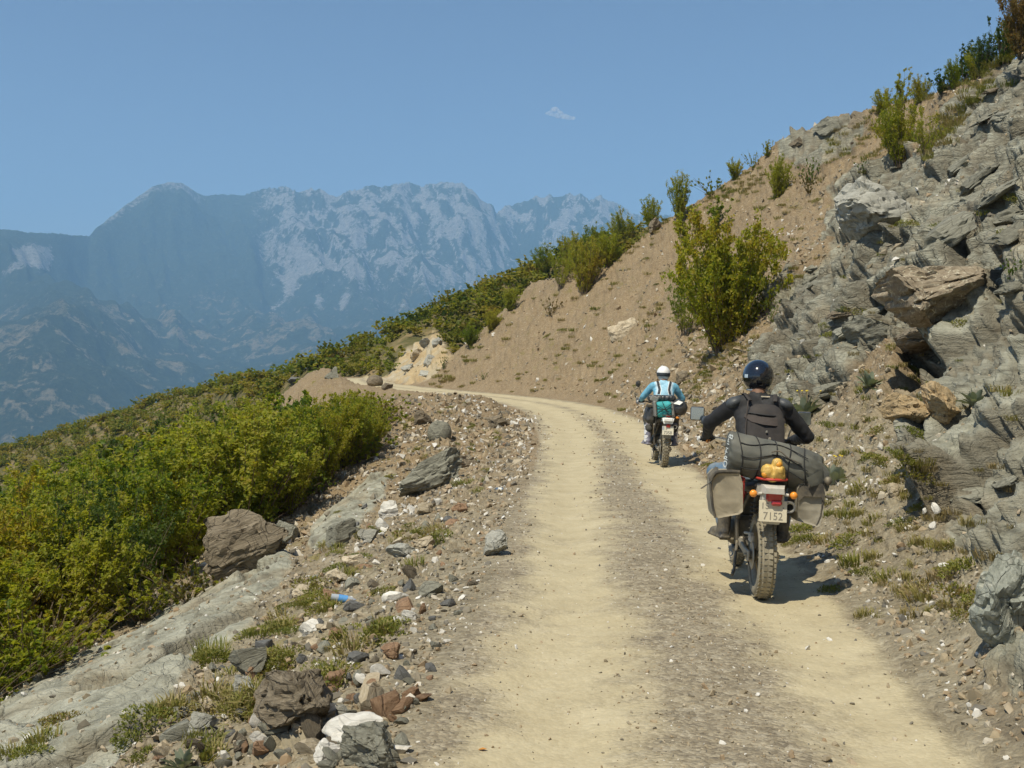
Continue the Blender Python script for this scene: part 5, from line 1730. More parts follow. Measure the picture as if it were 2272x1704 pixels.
def motorcycle(name, label, v):
    root = tag(empty(name), label, 'motorcycle')
    R1, R2 = .33, .345
    wh = {'tyre': MT['tyre'], 'rim': MT['rim'], 'spoke': MT['spoke']}
    wheel(root, 0, R1, .14 if v == 1 else .13, wh, 'rear_wheel', knob=(v == 2))
    # front end turned with the steering
    fr = wheel(root, 1.47, R2, .10, wh, 'front_wheel', knob=(v == 2))
    mb = MB()
    for s in (-1, 1):
        mb.tube([(s * .10, 1.47, R2), (s * .10, 1.31, .72), (s * .10, 1.14, 1.08)], [.028, .03, .022], 10)
    mb.box((0, 1.19, .98), (.25, .07, .035), Matrix.Rotation(-.38, 3, 'X'), bev=.008)
    mb.box((0, 1.15, 1.07), (.25, .07, .03), Matrix.Rotation(-.38, 3, 'X'), bev=.008)
    mb.build('fork', MT['engine'], root)
    mb = MB()   # front fender, high beak
    mb.loft([[(-.05, 1.0 + .30, .80), (.05, 1.30, .80), (.06, 1.30, .775), (-.06, 1.30, .775)], [(-.065, 1.47, .80), (.065, 1.47, .80), (.075, 1.47, .77), (-.075, 1.47, .77)], [(-.05, 1.72, .74), (.05, 1.72, .74), (.055, 1.72, .72), (-.055, 1.72, .72)]])
    mb.build('front_fender', MT['white'] if v == 2 else MT['fender'], root)
    # swingarm, chain, sprocket
    mb = MB()
    mb.box((-.105, .26, .34), (.03, .60, .06), Matrix.Rotation(.05, 3, 'X'), bev=.008)
    mb.box((.105, .26, .34), (.03, .60, .06), Matrix.Rotation(.05, 3, 'X'), bev=.008)
    mb.box((0, .52, .36), (.22, .06, .07), bev=.01)
    mb.box((-.11, 0, .33), (.02, .12, .085), bev=.006)
    mb.box((.11, 0, .33), (.02, .12, .085), bev=.006)
    mb.tube([(-.14, 0, .33), (.14, 0, .33)], .014, 8)
    mb.build('swingarm', MT['alloy'], root)
    mb = MB()
    mb.lathe([(-.084, .03), (-.084, .105), (-.078, .112), (-.072, .105), (-.072, .03)], 'x', (0, 0, .33), 36, closed=True)
    mb.build('sprocket', MT['alloy'], root)
    mb = MB()
    for k in range(30):
        for z0, z1 in ((.435, .385), (.225, .305)):
            t = k / 29
            mb.box((-.078, t * .55, z0 * (1 - t) + z1 * t), (.016, .013, .014))
    mb.build('chain', MT['chain'], root)
    MB().box((-.085, .17, .475), (.035, .34, .02), Matrix.Rotation(-.12, 3, 'X'), bev=.006).box((-.085, .02, .46), (.04, .08, .06), bev=.01).build('chain_guard', MT['fender'] if v == 1 else MT['alloy'], root)
    # shock, frame, engine
    mb = MB()
    mb.tube([(0, .45, .42), (0, .40, .80)], .022, 10)
    for k in range(7):
        mb.lathe([(-.007, .042), (0, .05), (.007, .042)], 'z', (0, .45 - .05 * k / 7, .48 + .035 * k), 14)
    mb.build('shock', MT['engine'], root)
    mb = MB()
    for s in (-1, 1):
        mb.tube(curve_pts([(s * .10, -.20, .86), (s * .11, .2, .82), (s * .13, .55, .80), (s * .10, 1.0, .93), (s * .04, 1.14, 1.02)]), .017, 8)
        mb.tube(curve_pts([(s * .11, .55, .80), (s * .13, .56, .5), (s * .12, .55, .32), (s * .11, .85, .25), (s * .07, 1.05, .45), (s * .04, 1.12, .95)]), .017, 8)
        mb.tube([(s * .11, -.05, .84), (s * .13, .50, .55)], .013, 8)
    mb.build('frame', MT['black'], root)
    mb = MB()
    mb.box((0, .78, .42), (.26, .34, .26), bev=.03)
    mb.lathe([(-.17, .0), (-.17, .09), (-.14, .11), (.14, .11), (.17, .09), (.17, 0)], 'x', (0, .78, .40), 20)
    mb.box((0, .86, .64), (.19, .2, .24), Matrix.Rotation(-.15, 3, 'X'), bev=.02)
    for k in range(6):
        mb.box((0, .86 - .02 * k * .2, .56 + .035 * k), (.22, .23, .009), Matrix.Rotation(-.15, 3, 'X'))
    mb.build('engine', MT['engine'], root)
    MB().box((0, .78, .25), (.24, .40, .025), bev=.008).build('skid_plate', MT['alloy'], root)
    # exhaust
    pts = curve_pts([(.05, 1.0, .62), (.10, 1.12, .45), (.16, .95, .33), (.17, .6, .40), (.15, .35, .58)])
    MB().tube(pts, .02, 10).build('exhaust_pipe', MT['engine'], root)
    mb = MB()
    mz = .76
    mb.tube([(.145, .35, .58), (.14, .22, .66), (.132, -.05, .72), (.132, -.34, mz)], [.02, .045, .05, .046], 16)
    sil = mb.build('silencer', MT['chrome'] if v == 1 else MT['engine'], root)
    mb = MB()
    mb.lathe([(-.36, .026), (-.362, .034), (-.345, .036), (-.335, .034)], 'y', (.132, 0, mz), 20)
    mb.build('tail_pipe', MT['alloy'], sil)
    MB().tube([(.132, -.345, mz), (.132, -.352, mz)], .027, 16).build('pipe_bore', MT['bore'], sil)
    # tank, seat, tail
    mb = MB()
    def ring(y, w, z0, z1, n=16):
        return [(w * math.cos(2 * math.pi * k / n), y, (z0 + z1) / 2 + (z1 - z0) / 2 * math.sin(2 * math.pi * k / n)) for k in range(n)]
    mb.loft([ring(.55, .09, .82, .90), ring(.65, .16, .74, 1.0), ring(.85, .20, .72, 1.07), ring(1.02, .16, .78, 1.06), ring(1.10, .08, .86, .99)])
    mb.build('fuel_tank', MT['blue'] if v == 2 else MT['fender'], root)
    mb = MB()
    mb.loft([ring(-.25, .12, .86, .94), ring(-.1, .15, .82, .935), ring(.2, .15, .80, .89), ring(.5, .12, .79, .875), ring(.64, .08, .82, .92)])
    mb.build('seat', MT['seat'], root)
    tb = MT['fender'] if v == 1 else MT['white']
    mb = MB()
    mb.loft([[(-.11, -.05, .84), (.11, -.05, .84), (.11, -.05, .90), (-.11, -.05, .90)], [(-.105, -.25, .85), (.105, -.25, .85), (.10, -.25, .915), (-.10, -.25, .915)],
             [(-.085, -.40, .86), (.085, -.40, .86), (.08, -.40, .925), (-.08, -.40, .925)], [(-.07, -.47, .865), (.07, -.47, .865), (.065, -.47, .905), (-.065, -.47, .905)]])
    mb.build('rear_fender', MT['fender'] if v == 1 else MT['white'], root)
    ry = -.40
    mb = MB()    # plate bracket and mudflap
    if v == 1:
        mb.loft([[(-.075, ry + .10, .86), (.075, ry + .10, .86), (.08, ry + .02, .86), (-.08, ry + .02, .86)], [(-.085, ry + .10, .80), (.085, ry + .10, .80), (.085, ry + .005, .80), (-.085, ry + .005, .80)],
                 [(-.085, ry + .10, .70), (.085, ry + .10, .70), (.085, ry + .03, .70), (-.085, ry + .03, .70)], [(-.06, ry + .10, .625), (.06, ry + .10, .625), (.06, ry + .05, .625), (-.06, ry + .05, .625)]])
    else:
        mb.loft([[(-.07, ry + .08, .86), (.07, ry + .08, .86), (.07, ry + .03, .86), (-.07, ry + .03, .86)], [(-.075, ry + .08, .60), (.075, ry + .08, .60), (.075, ry + .03, .60), (-.075, ry + .03, .60)], [(-.075, ry + .08, .545), (.075, ry + .08, .545), (.07, ry + .05, .545), (-.07, ry + .05, .545)]])
    mb.build('plate_bracket', MT['fender'] if v == 1 else MT['greybag'], root)
    pl = MB().box((0, 0, 0), (.205, .004, .158), bev=.003).build('licence_plate', MT['plate'] if v == 1 else MT['plate_w'], root)
    pl.location = (0, ry - .012, .73 if v == 1 else .69); pl.rotation_euler = (-.12, 0, 0)
    ik = MT['ink'] if v == 1 else MT['ink_d']
    if v == 1:
        text_mesh('1S', .066, ik, pl, (-.060, -.0032, .036), (math.pi / 2, 0, 0))
        text_mesh('7152', .080, ik, pl, (0, -.0032, -.038), (math.pi / 2, 0, 0), sx=.92)
        MB().tube([(.075, -.0025, .028), (.075, -.0045, .028)], .005, 10).build('plate_bolt', MT['engine'], pl)
    else:
        text_mesh('5', .070, ik, pl, (-.028, -.0032, .038), (math.pi / 2, 0, 0))
        text_mesh('7358', .080, ik, pl, (0, -.0032, -.040), (math.pi / 2, 0, 0), sx=.92)
        MB().box((-.082, -.0028, .042), (.036, .0012, .066)).build('country_band', MT['band'], pl)
    if v == 1:
        tl_ = MB().box((.004, ry - .005, .845), (.120, .06, .082), Matrix.Rotation(.1, 3, 'X'), bev=.016).build('tail_light', MT['redlens'], root)
        MB().box((.022, ry - .022, .795), (.078, .035, .045), Matrix.Rotation(-.3, 3, 'X'), bev=.012).build('lower_lens', MT['redlens'], tl_)
        MB().box((.004, ry + .01, .850), (.150, .05, .10), bev=.016).build('light_housing', MT['fender'], root)
        for s in (-1, 1):
            ind = MB().tube([(s * .06, ry + .03, .855), (s * .115, ry + .0, .855)], [.014, .011], 8).build('indicator', MT['fender'], root)
            MB().ball((s * .148, ry - .004, .855), (.029, .026, .028), 14, 10).build('indicator_lens', MT['amber'], ind)
    else:
        MB().box((.005, ry - .006, .775), (.075, .04, .06), bev=.012).build('tail_light', MT['redlens'], root)
        MB().loft([[(-.11, ry + .0, .915), (.11, ry, .915), (.11, ry + .05, .915), (-.11, ry + .05, .915)], [(-.08, ry - .025, .815), (.08, ry - .025, .815), (.08, ry + .05, .815), (-.08, ry + .05, .815)]]).build('white_panel', MT['white'], root)
        MB().box((.0, ry + .03, .95), (.075, .05, .035), bev=.01).build('upper_light', MT['redlens'], root)
        ind = MB().tube([(.06, ry + .1, .93), (.15, ry + .1, .93)], .009, 8).build('indicator', MT['black'], root)
        MB().ball((.175, ry + .08, .93), (.035, .028, .025), 12, 8).build('indicator_lens', MT['amber'], ind)
    # luggage rack
    rk = MT['redpaint'] if v == 1 else MT['black']
    for s in (-1, 1):
        MB().tube(curve_pts([(s * .09, .25, .90), (s * .20, .1, .93), (s * .205, -.22, .945), (s * .20, -.24, .93), (s * .205, -.22, .74), (s * .17, .1, .72), (s * .12, .2, .80)], 5), .0105, 8).build('rack_side', rk, root)
    MB().tube(curve_pts([(-.10, .2, .95), (-.11, -.28, .962), (-.06, -.40, .965), (.06, -.40, .965), (.11, -.28, .962), (.10, .2, .95)], 5), .0095, 8).build('rack_loop', rk, root)
    # handlebar with grips, levers, mirrors
    hb = MB().tube(curve_pts([(-.43, .96, 1.17), (-.30, 1.0, 1.18), (-.12, 1.09, 1.14), (0, 1.11, 1.12), (.12, 1.09, 1.14), (.30, 1.0, 1.18), (.43, .96, 1.17)], 5), .0125, 8).build('handlebar', MT['chrome'] if v == 1 else MT['black'], root)
    for s in (-1, 1):
        MB().tube([(s * .30, 1.0, 1.18), (s * .435, .957, 1.17)], .0185, 10).build('grip', MT['grip'], hb)
        MB().tube([(s * .435, .957, 1.17), (s * .45, .952, 1.17)], .019, 10).build('bar_end', MT['white'], hb)
        MB().tube([(s * .27, 1.03, 1.17), (s * .42, 1.04, 1.15)], .006, 6).build('lever', MT['alloy'], hb)
        if v == 2:
            MB().loft([[(s * .30, 1.10, 1.24), (s * .30, 1.11, 1.10), (s * .30, 1.12, 1.10), (s * .30, 1.11, 1.24)], [(s * .42, 1.06, 1.25), (s * .42, 1.07, 1.11), (s * .42, 1.08, 1.11), (s * .42, 1.07, 1.25)], [(s * .47, .97, 1.22), (s * .47, .98, 1.13), (s * .47, .99, 1.13), (s * .47, .98, 1.22)]]).build('hand_guard', MT['white'], hb)
    for s in ((-1, 1) if v == 1 else (-1,)):
        mx, mz_ = (.46, 1.375) if v == 1 else (.44, 1.50)
        st = MB().tube(curve_pts([(s * .33, 1.0, 1.19), (s * .36, 1.0, 1.29), (s * mx, 1.0, mz_)], 4), .007, 6).build('mirror_stalk', MT['black'], root)
        if v == 1:
            MB().box((s * mx, .995, mz_ + .01), (.125, .035, .125), Matrix.Rotation(s * .06, 3, 'Z'), bev=.018).build('mirror_housing', MT['black'], st)
            MB().box((s * mx, .973, mz_ + .01), (.108, .006, .108), Matrix.Rotation(s * .06, 3, 'Z'), bev=.002).build('mirror_glass', MT['mirror'], st)
        else:
            MB().ball((s * mx, 1.0, mz_ + .01), (.05, .02, .065), 14, 10).build('mirror_housing', MT['black'], st)
    MB().box((0, 1.20, 1.05), (.24, .10, .2), Matrix.Rotation(-.3, 3, 'X'), bev=.03).build('headlight_cowl', MT['white'] if v == 2 else MT['fender'], root)
    for s in (-1, 1):
        MB().box((s * .21, .56, .365), (.12, .045, .022), bev=.005).build('footpeg', MT['engine'], root)
    MB().tube([(-.13, .5, .36), (-.17, .3, .15), (-.19, .25, .12)], .012, 8).build('side_stand', MT['engine'], root)
    if v == 1:
        MB().tube(curve_pts([(-.33, 1.0, 1.165), (-.36, .99, 1.155), (-.355, .98, 1.15)], 3), .02, 8).build('switch_block', MT['amber'], root)
    return root

def blob(parts, voxel, smooth, name, mat, parent, wr=0.0, wsc=18.0, sub=0):
    """union of overlapping shapes into one continuous skin"""
    me0 = parts.mesh(name, False)
    tmp = bpy.data.objects.new('tmp_' + name, me0)
    COL.objects.link(tmp)
    m = tmp.modifiers.new('r', 'REMESH'); m.mode = 'VOXEL'; m.voxel_size = voxel
    if smooth:
        m2 = tmp.modifiers.new('s', 'SMOOTH'); m2.factor = .5; m2.iterations = smooth
    dg = bpy.context.evaluated_depsgraph_get()
    me = bpy.data.meshes.new_from_object(tmp.evaluated_get(dg))
    bpy.data.objects.remove(tmp)
    n = len(me.vertices)
    if wr > 0 and n:
        co = np.empty(n * 3, np.float32); me.vertices.foreach_get('co', co); co = co.reshape(-1, 3)
        no = np.empty(n * 3, np.float32); me.vertices.foreach_get('normal', no); no = no.reshape(-1, 3)
        w = 1 - np.abs(fbm(co * np.array([wsc, wsc, wsc * .6]), 300, 3))
        co = co + no * (wr * (w - .75))[:, None]
        me.vertices.foreach_set('co', co.astype(np.float32).ravel())
    me.polygons.foreach_set('use_smooth', np.ones(len(me.polygons), dtype=bool))
    me.materials.clear(); me.materials.append(mat)
    me.name = name
    me.update()
    return link(name, me, parent)

def limb(mb, pts, rs_):
    """tapered limb with rounded joints"""
    for i in range(len(pts) - 1):
        a, b = Vector(pts[i]), Vector(pts[i + 1])
        k = 8
        mb.tube([a.lerp(b, t / k) for t in range(k + 1)], [rs_[i] * (1 - t / k) + rs_[i + 1] * t / k for t in range(k + 1)], 14)
    for p, r in zip(pts, rs_):
        mb.ball(p, r, 14, 10)

# --- clothing materials
M_BLACKJ = simple_mat('black_jacket', (.014, .014, .016), .75, var=.3, scale=22, bump=.25, dust=.12, dust_col=(.09, .08, .065))
M_PACK = simple_mat('faded_black_pack', (.030, .026, .025), .85, var=.25, scale=18, bump=.25, dust=.25, dust_col=(.10, .085, .07))
M_PACKF = simple_mat('pack_flap', (.060, .048, .043), .85, var=.2, scale=18, bump=.2, dust=.2, dust_col=(.12, .10, .085))
M_ARMOR = simple_mat('shoulder_armour', (.05, .055, .06), .5, var=.2, dust=.2, dust_col=(.13, .13, .12))
M_JEANS = simple_mat('blue_denim', (.10, .17, .25), .9, var=.25, scale=20, bump=.3, dust=.3)
M_BOOT = simple_mat('black_boot', (.03, .03, .032), .6, dust=.4)
M_GLOVE = simple_mat('black_glove', (.015, .015, .016), .7)
M_HELM = simple_mat('glossy_black_shell', (.006, .008, .014), .12, var=.1, coat=1.0)
M_HELMW = simple_mat('white_shell', (.80, .80, .79), .3, var=.04, coat=.4)
M_HGREY = simple_mat('grey_helmet_trim', (.36, .37, .38), .5, var=.15)
M_HDARK = simple_mat('goggle_strap', (.045, .055, .065), .7, var=.2)
M_VISOR = simple_mat('visor', (.01, .01, .012), .08, var=.05, coat=.6)
M_NECK = simple_mat('neck_skin', (.20, .105, .062), .6, var=.15)
M_STICK = simple_mat('pale_sticker', (.45, .55, .62), .4, var=.3)
M_BOOTW = simple_mat('white_boot_panel', (.72, .72, .74), .45, var=.08, dust=.2)
M_BOOTG = simple_mat('grey_boot', (.16, .16, .22), .6, var=.15, dust=.3)
M_PANT = simple_mat('black_riding_trousers', (.03, .032, .032), .8, var=.3, scale=16, bump=.3, dust=.35, dust_col=(.16, .145, .11))

def blue_jacket_mat():
    m, nt, b, out = new_mat('blue_jacket')
    tc = nd(nt, 'ShaderNodeTexCoord').outputs['Object']
    sp = nd(nt, 'ShaderNodeSeparateXYZ', {'Vector': tc})
    ax = math_n(nt, 'ABSOLUTE', sp.outputs['X'])
    z = sp.outputs['Z']
    nz = nd(nt, 'ShaderNodeTexNoise', {'Vector': tc, 'Scale': 22.0, 'Detail': 5.0}).outputs[0]
    teal = ramp(nt, nz, [(.3, (.10, .32, .47)), (.7, (.19, .46, .62))])
    light = ramp(nt, nz, [(.3, (.25, .47, .62)), (.7, (.38, .62, .75))])
    # the centre panel flares out downwards: |x| < c(z)
    cz = math_n(nt, 'ADD', math_n(nt, 'MULTIPLY', math_n(nt, 'ABSOLUTE', math_n(nt, 'SUBTRACT', z, 1.42)), .22), .060)
    d = math_n(nt, 'SUBTRACT', ax, cz)
    centre = math_n(nt, 'LESS_THAN', d, 0.0)
    stripe = math_n(nt, 'LESS_THAN', math_n(nt, 'ABSOLUTE', d), .006)
    darkp = math_n(nt, 'MULTIPLY', math_n(nt, 'LESS_THAN', d, .052), math_n(nt, 'GREATER_THAN', z, 1.33))
    whites = math_n(nt, 'LESS_THAN', math_n(nt, 'ABSOLUTE', math_n(nt, 'SUBTRACT', d, .064)), .008)
    side = math_n(nt, 'LESS_THAN', d, .10)
    c = mixc(nt, side, teal, light)
    c = mixc(nt, darkp, c, (.025, .028, .032))
    c = mixc(nt, centre, c, light)
    c = mixc(nt, math_n(nt, 'MULTIPLY', whites, math_n(nt, 'GREATER_THAN', z, 1.25)), c, (.58, .64, .68))
    c = mixc(nt, stripe, c, (.74, .76, .76))
    nt.links.new(c, b.inputs['Base Color'])
    b.inputs['Roughness'].default_value = .75
    bp = nd(nt, 'ShaderNodeBump', {'Strength': .3, 'Distance': .01, 'Height': nz})
    nt.links.new(bp.outputs[0], b.inputs['Normal'])
    return m
M_BLUEJ = blue_jacket_mat()

def hand(s, wrist, grip, mat, parent):
    """gloved hand closed round the grip (s = -1 left, 1 right)"""
    mb = MB()
    w = Vector(wrist); g = Vector(grip)
    pal = g + Vector((0, -.035, .028))
    limb(mb, [w, w.lerp(pal, .6)], [.034, .036])
    mb.ball(pal, (.047, .042, .026), 14, 10)
    for k, (dx, r, ln) in enumerate([(.033, .0105, .95), (.011, .011, 1.05), (-.011, .011, 1.0), (-.033, .0095, .85)]):
        x = g.x + s * dx
        kn = Vector((x, g.y + .004, g.z + .034))
        p1 = Vector((x, g.y + .034 * ln, g.z + .016))
        p2 = Vector((x, g.y + .030 * ln, g.z - .014))
        p3 = Vector((x, g.y + .006, g.z - .028))
        limb(mb, [Vector((x, g.y - .03, g.z + .034)), kn, p1, p2, p3], [r * 1.1, r * 1.1, r, r * .95, r * .85])
    th0 = pal + Vector((-s * .042, .0, -.006))
    limb(mb, [pal + Vector((-s * .02, -.012, -.006)), th0, th0 + Vector((-s * .012, .028, -.022)), th0 + Vector((-s * .004, .040, -.040))], [.014, .013, .0115, .010])
    return blob(mb, .0055, 2, 'glove', mat, parent)

def rider(name, label, v, lean_head=0.0):
    """seated rider; body is one continuous skin"""
    sh = 1.52
    hipz, hipy = .95, .27
    mb = MB()
    def el(c, a, b_, tilt=0.0, n=20):
        ct, st = math.cos(tilt), math.sin(tilt)
        return [(c[0] + a * math.cos(2 * math.pi * k / n), c[1] + b_ * math.sin(2 * math.pi * k / n) * ct, c[2] + b_ * math.sin(2 * math.pi * k / n) * st) for k in range(n)]
    mb.loft([el((0, .24, .86), .10, .08), el((0, .25, .92), .175, .13), el((0, .29, 1.02), .175, .125), el((0, .35, 1.13), .165, .115), el((0, .42, 1.26), .185, .125), el((0, .48, 1.38), .205, .13),
             el((0, .53, 1.47), .20, .115), el((0, .56, 1.53), .145, .085), el((0, .585, 1.575), .075, .065), el((0, .60, 1.61), .062, .06)])
    limb(mb, [(-.10, .53, 1.50), (-.205, .54, 1.475)], [.085, .078])
    limb(mb, [(.10, .53, 1.50), (.205, .54, 1.475)], [.085, .078])
    Ls, Rs = (-.215, .54, 1.47), (.215, .54, 1.47)
    if v == 1:
        Le, Re = (-.375, .70, 1.325), (.42, .60, 1.245)
    else:
        Le, Re = (-.37, .64, 1.27), (.375, .62, 1.26)
    Lh, Rh = (-.375, .915, 1.205), (.375, .915, 1.205)
    limb(mb, [Ls, Le, Lh], [.074, .060, .040])
    limb(mb, [Rs, Re, Rh], [.074, .060, .040])
    kx = .30 if v == 1 else .27
    for s in (-1, 1):
        limb(mb, [(s * .10, .30, .93), (s * kx, .74, .90 if v == 1 else .87), (s * .235, .56, .47)], [.105, .073, .052])
    body = blob(mb, .014, 5, name, M_BLACKJ if v == 1 else M_BLUEJ, None, wr=.015, wsc=15)
    tag(body, label, 'person')
    # trousers: a slightly larger skin over hips and legs
    mt = MB()
    mt.loft([el((0, .24, .85), .10, .085), el((0, .25, .91), .185, .14), el((0, .285, 1.0), .185, .135), el((0, .30, 1.04), .175, .12)])
    for s in (-1, 1):
        limb(mt, [(s * .10, .30, .93), (s * kx, .745, .90 if v == 1 else .87), (s * .238, .57, .50 if v == 1 else .66)], [.112, .083, .066])
    blob(mt, .014, 4, 'trousers', M_JEANS if v == 1 else M_PANT, body, wr=.012, wsc=14)
    for s in (-1, 1):
        bt = MB()
        if v == 1:
            limb(bt, [(s * .236, .56, .60), (s * .24, .55, .44)], [.064, .056])
            limb(bt, [(s * .24, .53, .425), (s * .275, .64, .415), (s * .30, .73, .405)], [.048, .046, .036])
            bt.box((s * .27, .62, .382), (.10, .29, .022), Matrix.Rotation(-s * .28, 3, 'Z'), bev=.008)
            blob(bt, .011, 3, 'boot', M_BOOT, body)
        else:
            limb(bt, [(s * .245, .62, .74), (s * .245, .56, .46)], [.070, .056])
            limb(bt, [(s * .245, .53, .43), (s * .275, .64, .42), (s * .30, .74, .405)], [.05, .047, .036])
            bt.box((s * .27, .62, .378), (.105, .30, .026), Matrix.Rotation(-s * .28, 3, 'Z'), bev=.008)
            bo = blob(bt, .011, 3, 'boot', M_BOOTG, body)
            for j, (z, hh) in enumerate([(.70, .075), (.605, .08), (.51, .07), (.445, .05)]):
                MB().loft([[(s * (.245 + .078 * math.sin(a)), .585 + (z - .5) * .2 - .074 * math.cos(a), z + dz) for a in np.linspace(.15, 1.9, 7)] for dz in (-hh / 2, hh / 2)], closed=False, caps=False).build('boot_panel', M_BOOTW, bo)
        hand(s, (s * .375, .905, 1.208), (s * .37, .977, 1.177), M_GLOVE, body)
    # neck and helmet
    nk = MB(); limb(nk, [(0, .585, 1.56), (0, .62, 1.66)], [.064, .062])
    nk.build('neck', M_NECK, body)
    hc = (0, .655, 1.725)
    hm = MB()
    n, m_ = 36, 24
    rings = []
    for i in range(m_ + 1):
        ph = -math.radians(52) + (math.pi / 2 + math.radians(52)) * i / m_
        rr_ = []
        for k in range(n):
            th = 2 * math.pi * k / n
            cx_, sy_ = math.cos(th), math.sin(th)
            ra, rb = .130, .152
            low_ = 1.0 - .10 * max(0, -math.sin(ph)) 
            rr_.append((hc[0] + ra * low_ * math.cos(ph) * cx_, hc[1] + rb * low_ * math.cos(ph) * sy_, hc[2] + .148 * math.sin(ph) * (1.0 if ph > 0 else .98)))
        rings.append(rr_)
    hm.loft(rings)
    he = hm.build('helmet', M_HELM if v == 1 else M_HELMW, body, ang=60)
    zr = hc[2] - .148 * .98 * math.sin(math.radians(52))
    rim = MB(); ra, rb = .130 * .92 * math.cos(math.radians(50)), .152 * .92 * math.cos(math.radians(50))
    rim.tube([(hc[0] + (ra + .006) * math.cos(t), hc[1] + (rb + .006) * math.sin(t), zr + .006) for t in np.linspace(0, 2 * math.pi, 41)], .0085, 8, caps=False)
    rim.build('helmet_rim', M_HGREY, he)
    vis = MB()
    vr = []
    for ph in np.linspace(-.25, .42, 6):
        vr.append([(hc[0] + .1335 * math.cos(ph) * math.cos(th), hc[1] + .1555 * math.cos(ph) * math.sin(th), hc[2] + .151 * math.sin(ph)) for th in np.linspace(.35, math.pi - .35, 22)])
    vis.loft(vr, closed=False, caps=False)
    vis.build('visor', M_VISOR, he)
    if v == 1:
        st = MB(); st.loft([[(hc[0] + .1312 * math.cos(ph) * math.cos(th), hc[1] + .1535 * math.cos(ph) * math.sin(th), hc[2] + .1495 * math.sin(ph)) for th in np.linspace(math.pi + .42, math.pi + .72, 6)] for ph in np.linspace(-.05, .14, 4)], closed=False, caps=False)
        st.build('sticker', M_STICK, he)
    else:
        for z0, z1, mm in ((-.40, .10, M_HDARK), (-.62, -.48, M_HGREY)):
            st = MB(); st.loft([[(hc[0] + .1325 * (1 - .10 * max(0, -math.sin(ph))) * math.cos(ph) * math.cos(th), hc[1] + .1545 * (1 - .10 * max(0, -math.sin(ph))) * math.cos(ph) * math.sin(th), hc[2] + .1495 * math.sin(ph)) for th in np.linspace(math.pi - .2, 2 * math.pi + .2, 26)] for ph in np.linspace(z0, z1, 5)], closed=False, caps=False)
            st.build('helmet_band', mm, he)
    if v == 1:
        for s in (-1, 1):
            MB().ball((s * .205, .515, 1.505), (.075, .075, .05), 16, 10, Matrix.Rotation(s * .45, 3, 'Y')).build('shoulder_guard', M_ARMOR, body)
            MB().ball(tuple(Vector(Le if s < 0 else Re) + Vector((s * .02, .06, .005))), (.05, .085, .045), 14, 10, Matrix.Rotation(.2, 3, 'X')).build('elbow_guard', M_ARMOR, body)
        MB().box((.045, .485, 1.565), (.075, .012, .012), bev=.003).build('collar_label', simple_mat('collar_label', (.55, .48, .36), .8), body)
    return body

def attach(o, root):
    o.location = (0, 0, 0)
    STAGE.setdefault(root.name, []).append(o)
STAGE = {}
def stage(root, things, x, y, heading, lean):
    """stand a motorcycle and all that rides on it at its place on the road"""
    p, n = down(x, y)
    Mx = Matrix.Translation(p) @ Matrix.Rotation(-heading, 4, 'Z') @ Matrix.Rotation(lean, 4, 'Y')
    for o in [root] + things:
        o.matrix_world = Mx @ o.matrix_world if o.matrix_world != Matrix.Identity(4) else Mx.copy()

# ---- the near motorcycle and what it carries
bike1 = motorcycle('motorcycle', 'dusty loaded touring motorcycle with pale tail and orange indicators, seen from behind, nearest', 1)
rider1 = rider('person', 'person in black jacket and glossy black helmet riding the near motorcycle', 1)
def backpack():
    root = tag(empty('backpack', (0, 0, 0)), 'faded black backpack on the back of the rider in black', 'backpack')
    mb = MB()
    def rr(y, w, z0, z1, x0=0):
        n = 20
        return [(x0 + w * np.sign(math.cos(a)) * abs(math.cos(a)) ** .6, y + .0, (z0 + z1) / 2 + (z1 - z0) / 2 * np.sign(math.sin(a)) * abs(math.sin(a)) ** .6) for a in [2 * math.pi * k / n for k in range(n)]]
    sk = lambda ring: [(x + .02, y + (z - 1.3) * .36, z) for x, y, z in ring]
    mb.loft([sk(rr(.30, .150, 1.10, 1.50)), sk(rr(.265, .155, 1.08, 1.51)), sk(rr(.225, .148, 1.09, 1.48)), sk(rr(.205, .115, 1.12, 1.44))])
    mb.build('pack_body', M_PACK, root)
    fl = MB()
    fl.loft([[(-.145, .30, 1.385), (-.10, .275, 1.345), (0, .25, 1.325), (.09, .255, 1.325), (.165, .29, 1.33), (.175, .31, 1.37)], [(-.15, .27, 1.40), (-.10, .225, 1.365), (0, .20, 1.345), (.09, .205, 1.34), (.17, .26, 1.35), (.18, .29, 1.385)],
             [(-.145, .285, 1.425), (-.10, .245, 1.415), (0, .225, 1.405), (.09, .23, 1.40), (.165, .28, 1.40), (.175, .30, 1.40)]])
    fl.build('top_pocket', M_PACKF, root)
    MB().tube(curve_pts([(-.12, .27, 1.436), (-.02, .238, 1.425), (.08, .245, 1.418), (.15, .29, 1.41)], 4), .008, 6).build('zip', M_GLOVE, root)
    for pts in ([(-.12, .31, 1.53), (-.13, .27, 1.45), (-.135, .255, 1.36), (-.14, .22, 1.22), (-.13, .19, 1.10)], [(-.12, .235, 1.31), (-.07, .195, 1.22), (-.05, .165, 1.12), (-.04, .16, 1.06)], [(.15, .245, 1.31), (.17, .22, 1.2), (.12, .19, 1.1), (.07, .18, 1.05)]):
        MB().tube(curve_pts(pts, 4), .0055, 6).build('strap', M_PACKF, root)
    MB().box((.045, .178, 1.235), (.022, .012, .02), bev=.003).build('buckle', MT['alloy'], root)
    MB().box((.02, .185, 1.29), (.016, .012, .018), bev=.003).build('buckle', MT['alloy'], root)
    for s in (-1, 1):
        MB().tube(curve_pts([(s * .10 + .01, .40, 1.53), (s * .125, .50, 1.585), (s * .13, .60, 1.53)], 4), .018, 8, flat=.35).build('shoulder_strap', M_PACK, root)
    return root
pack1 = backpack()
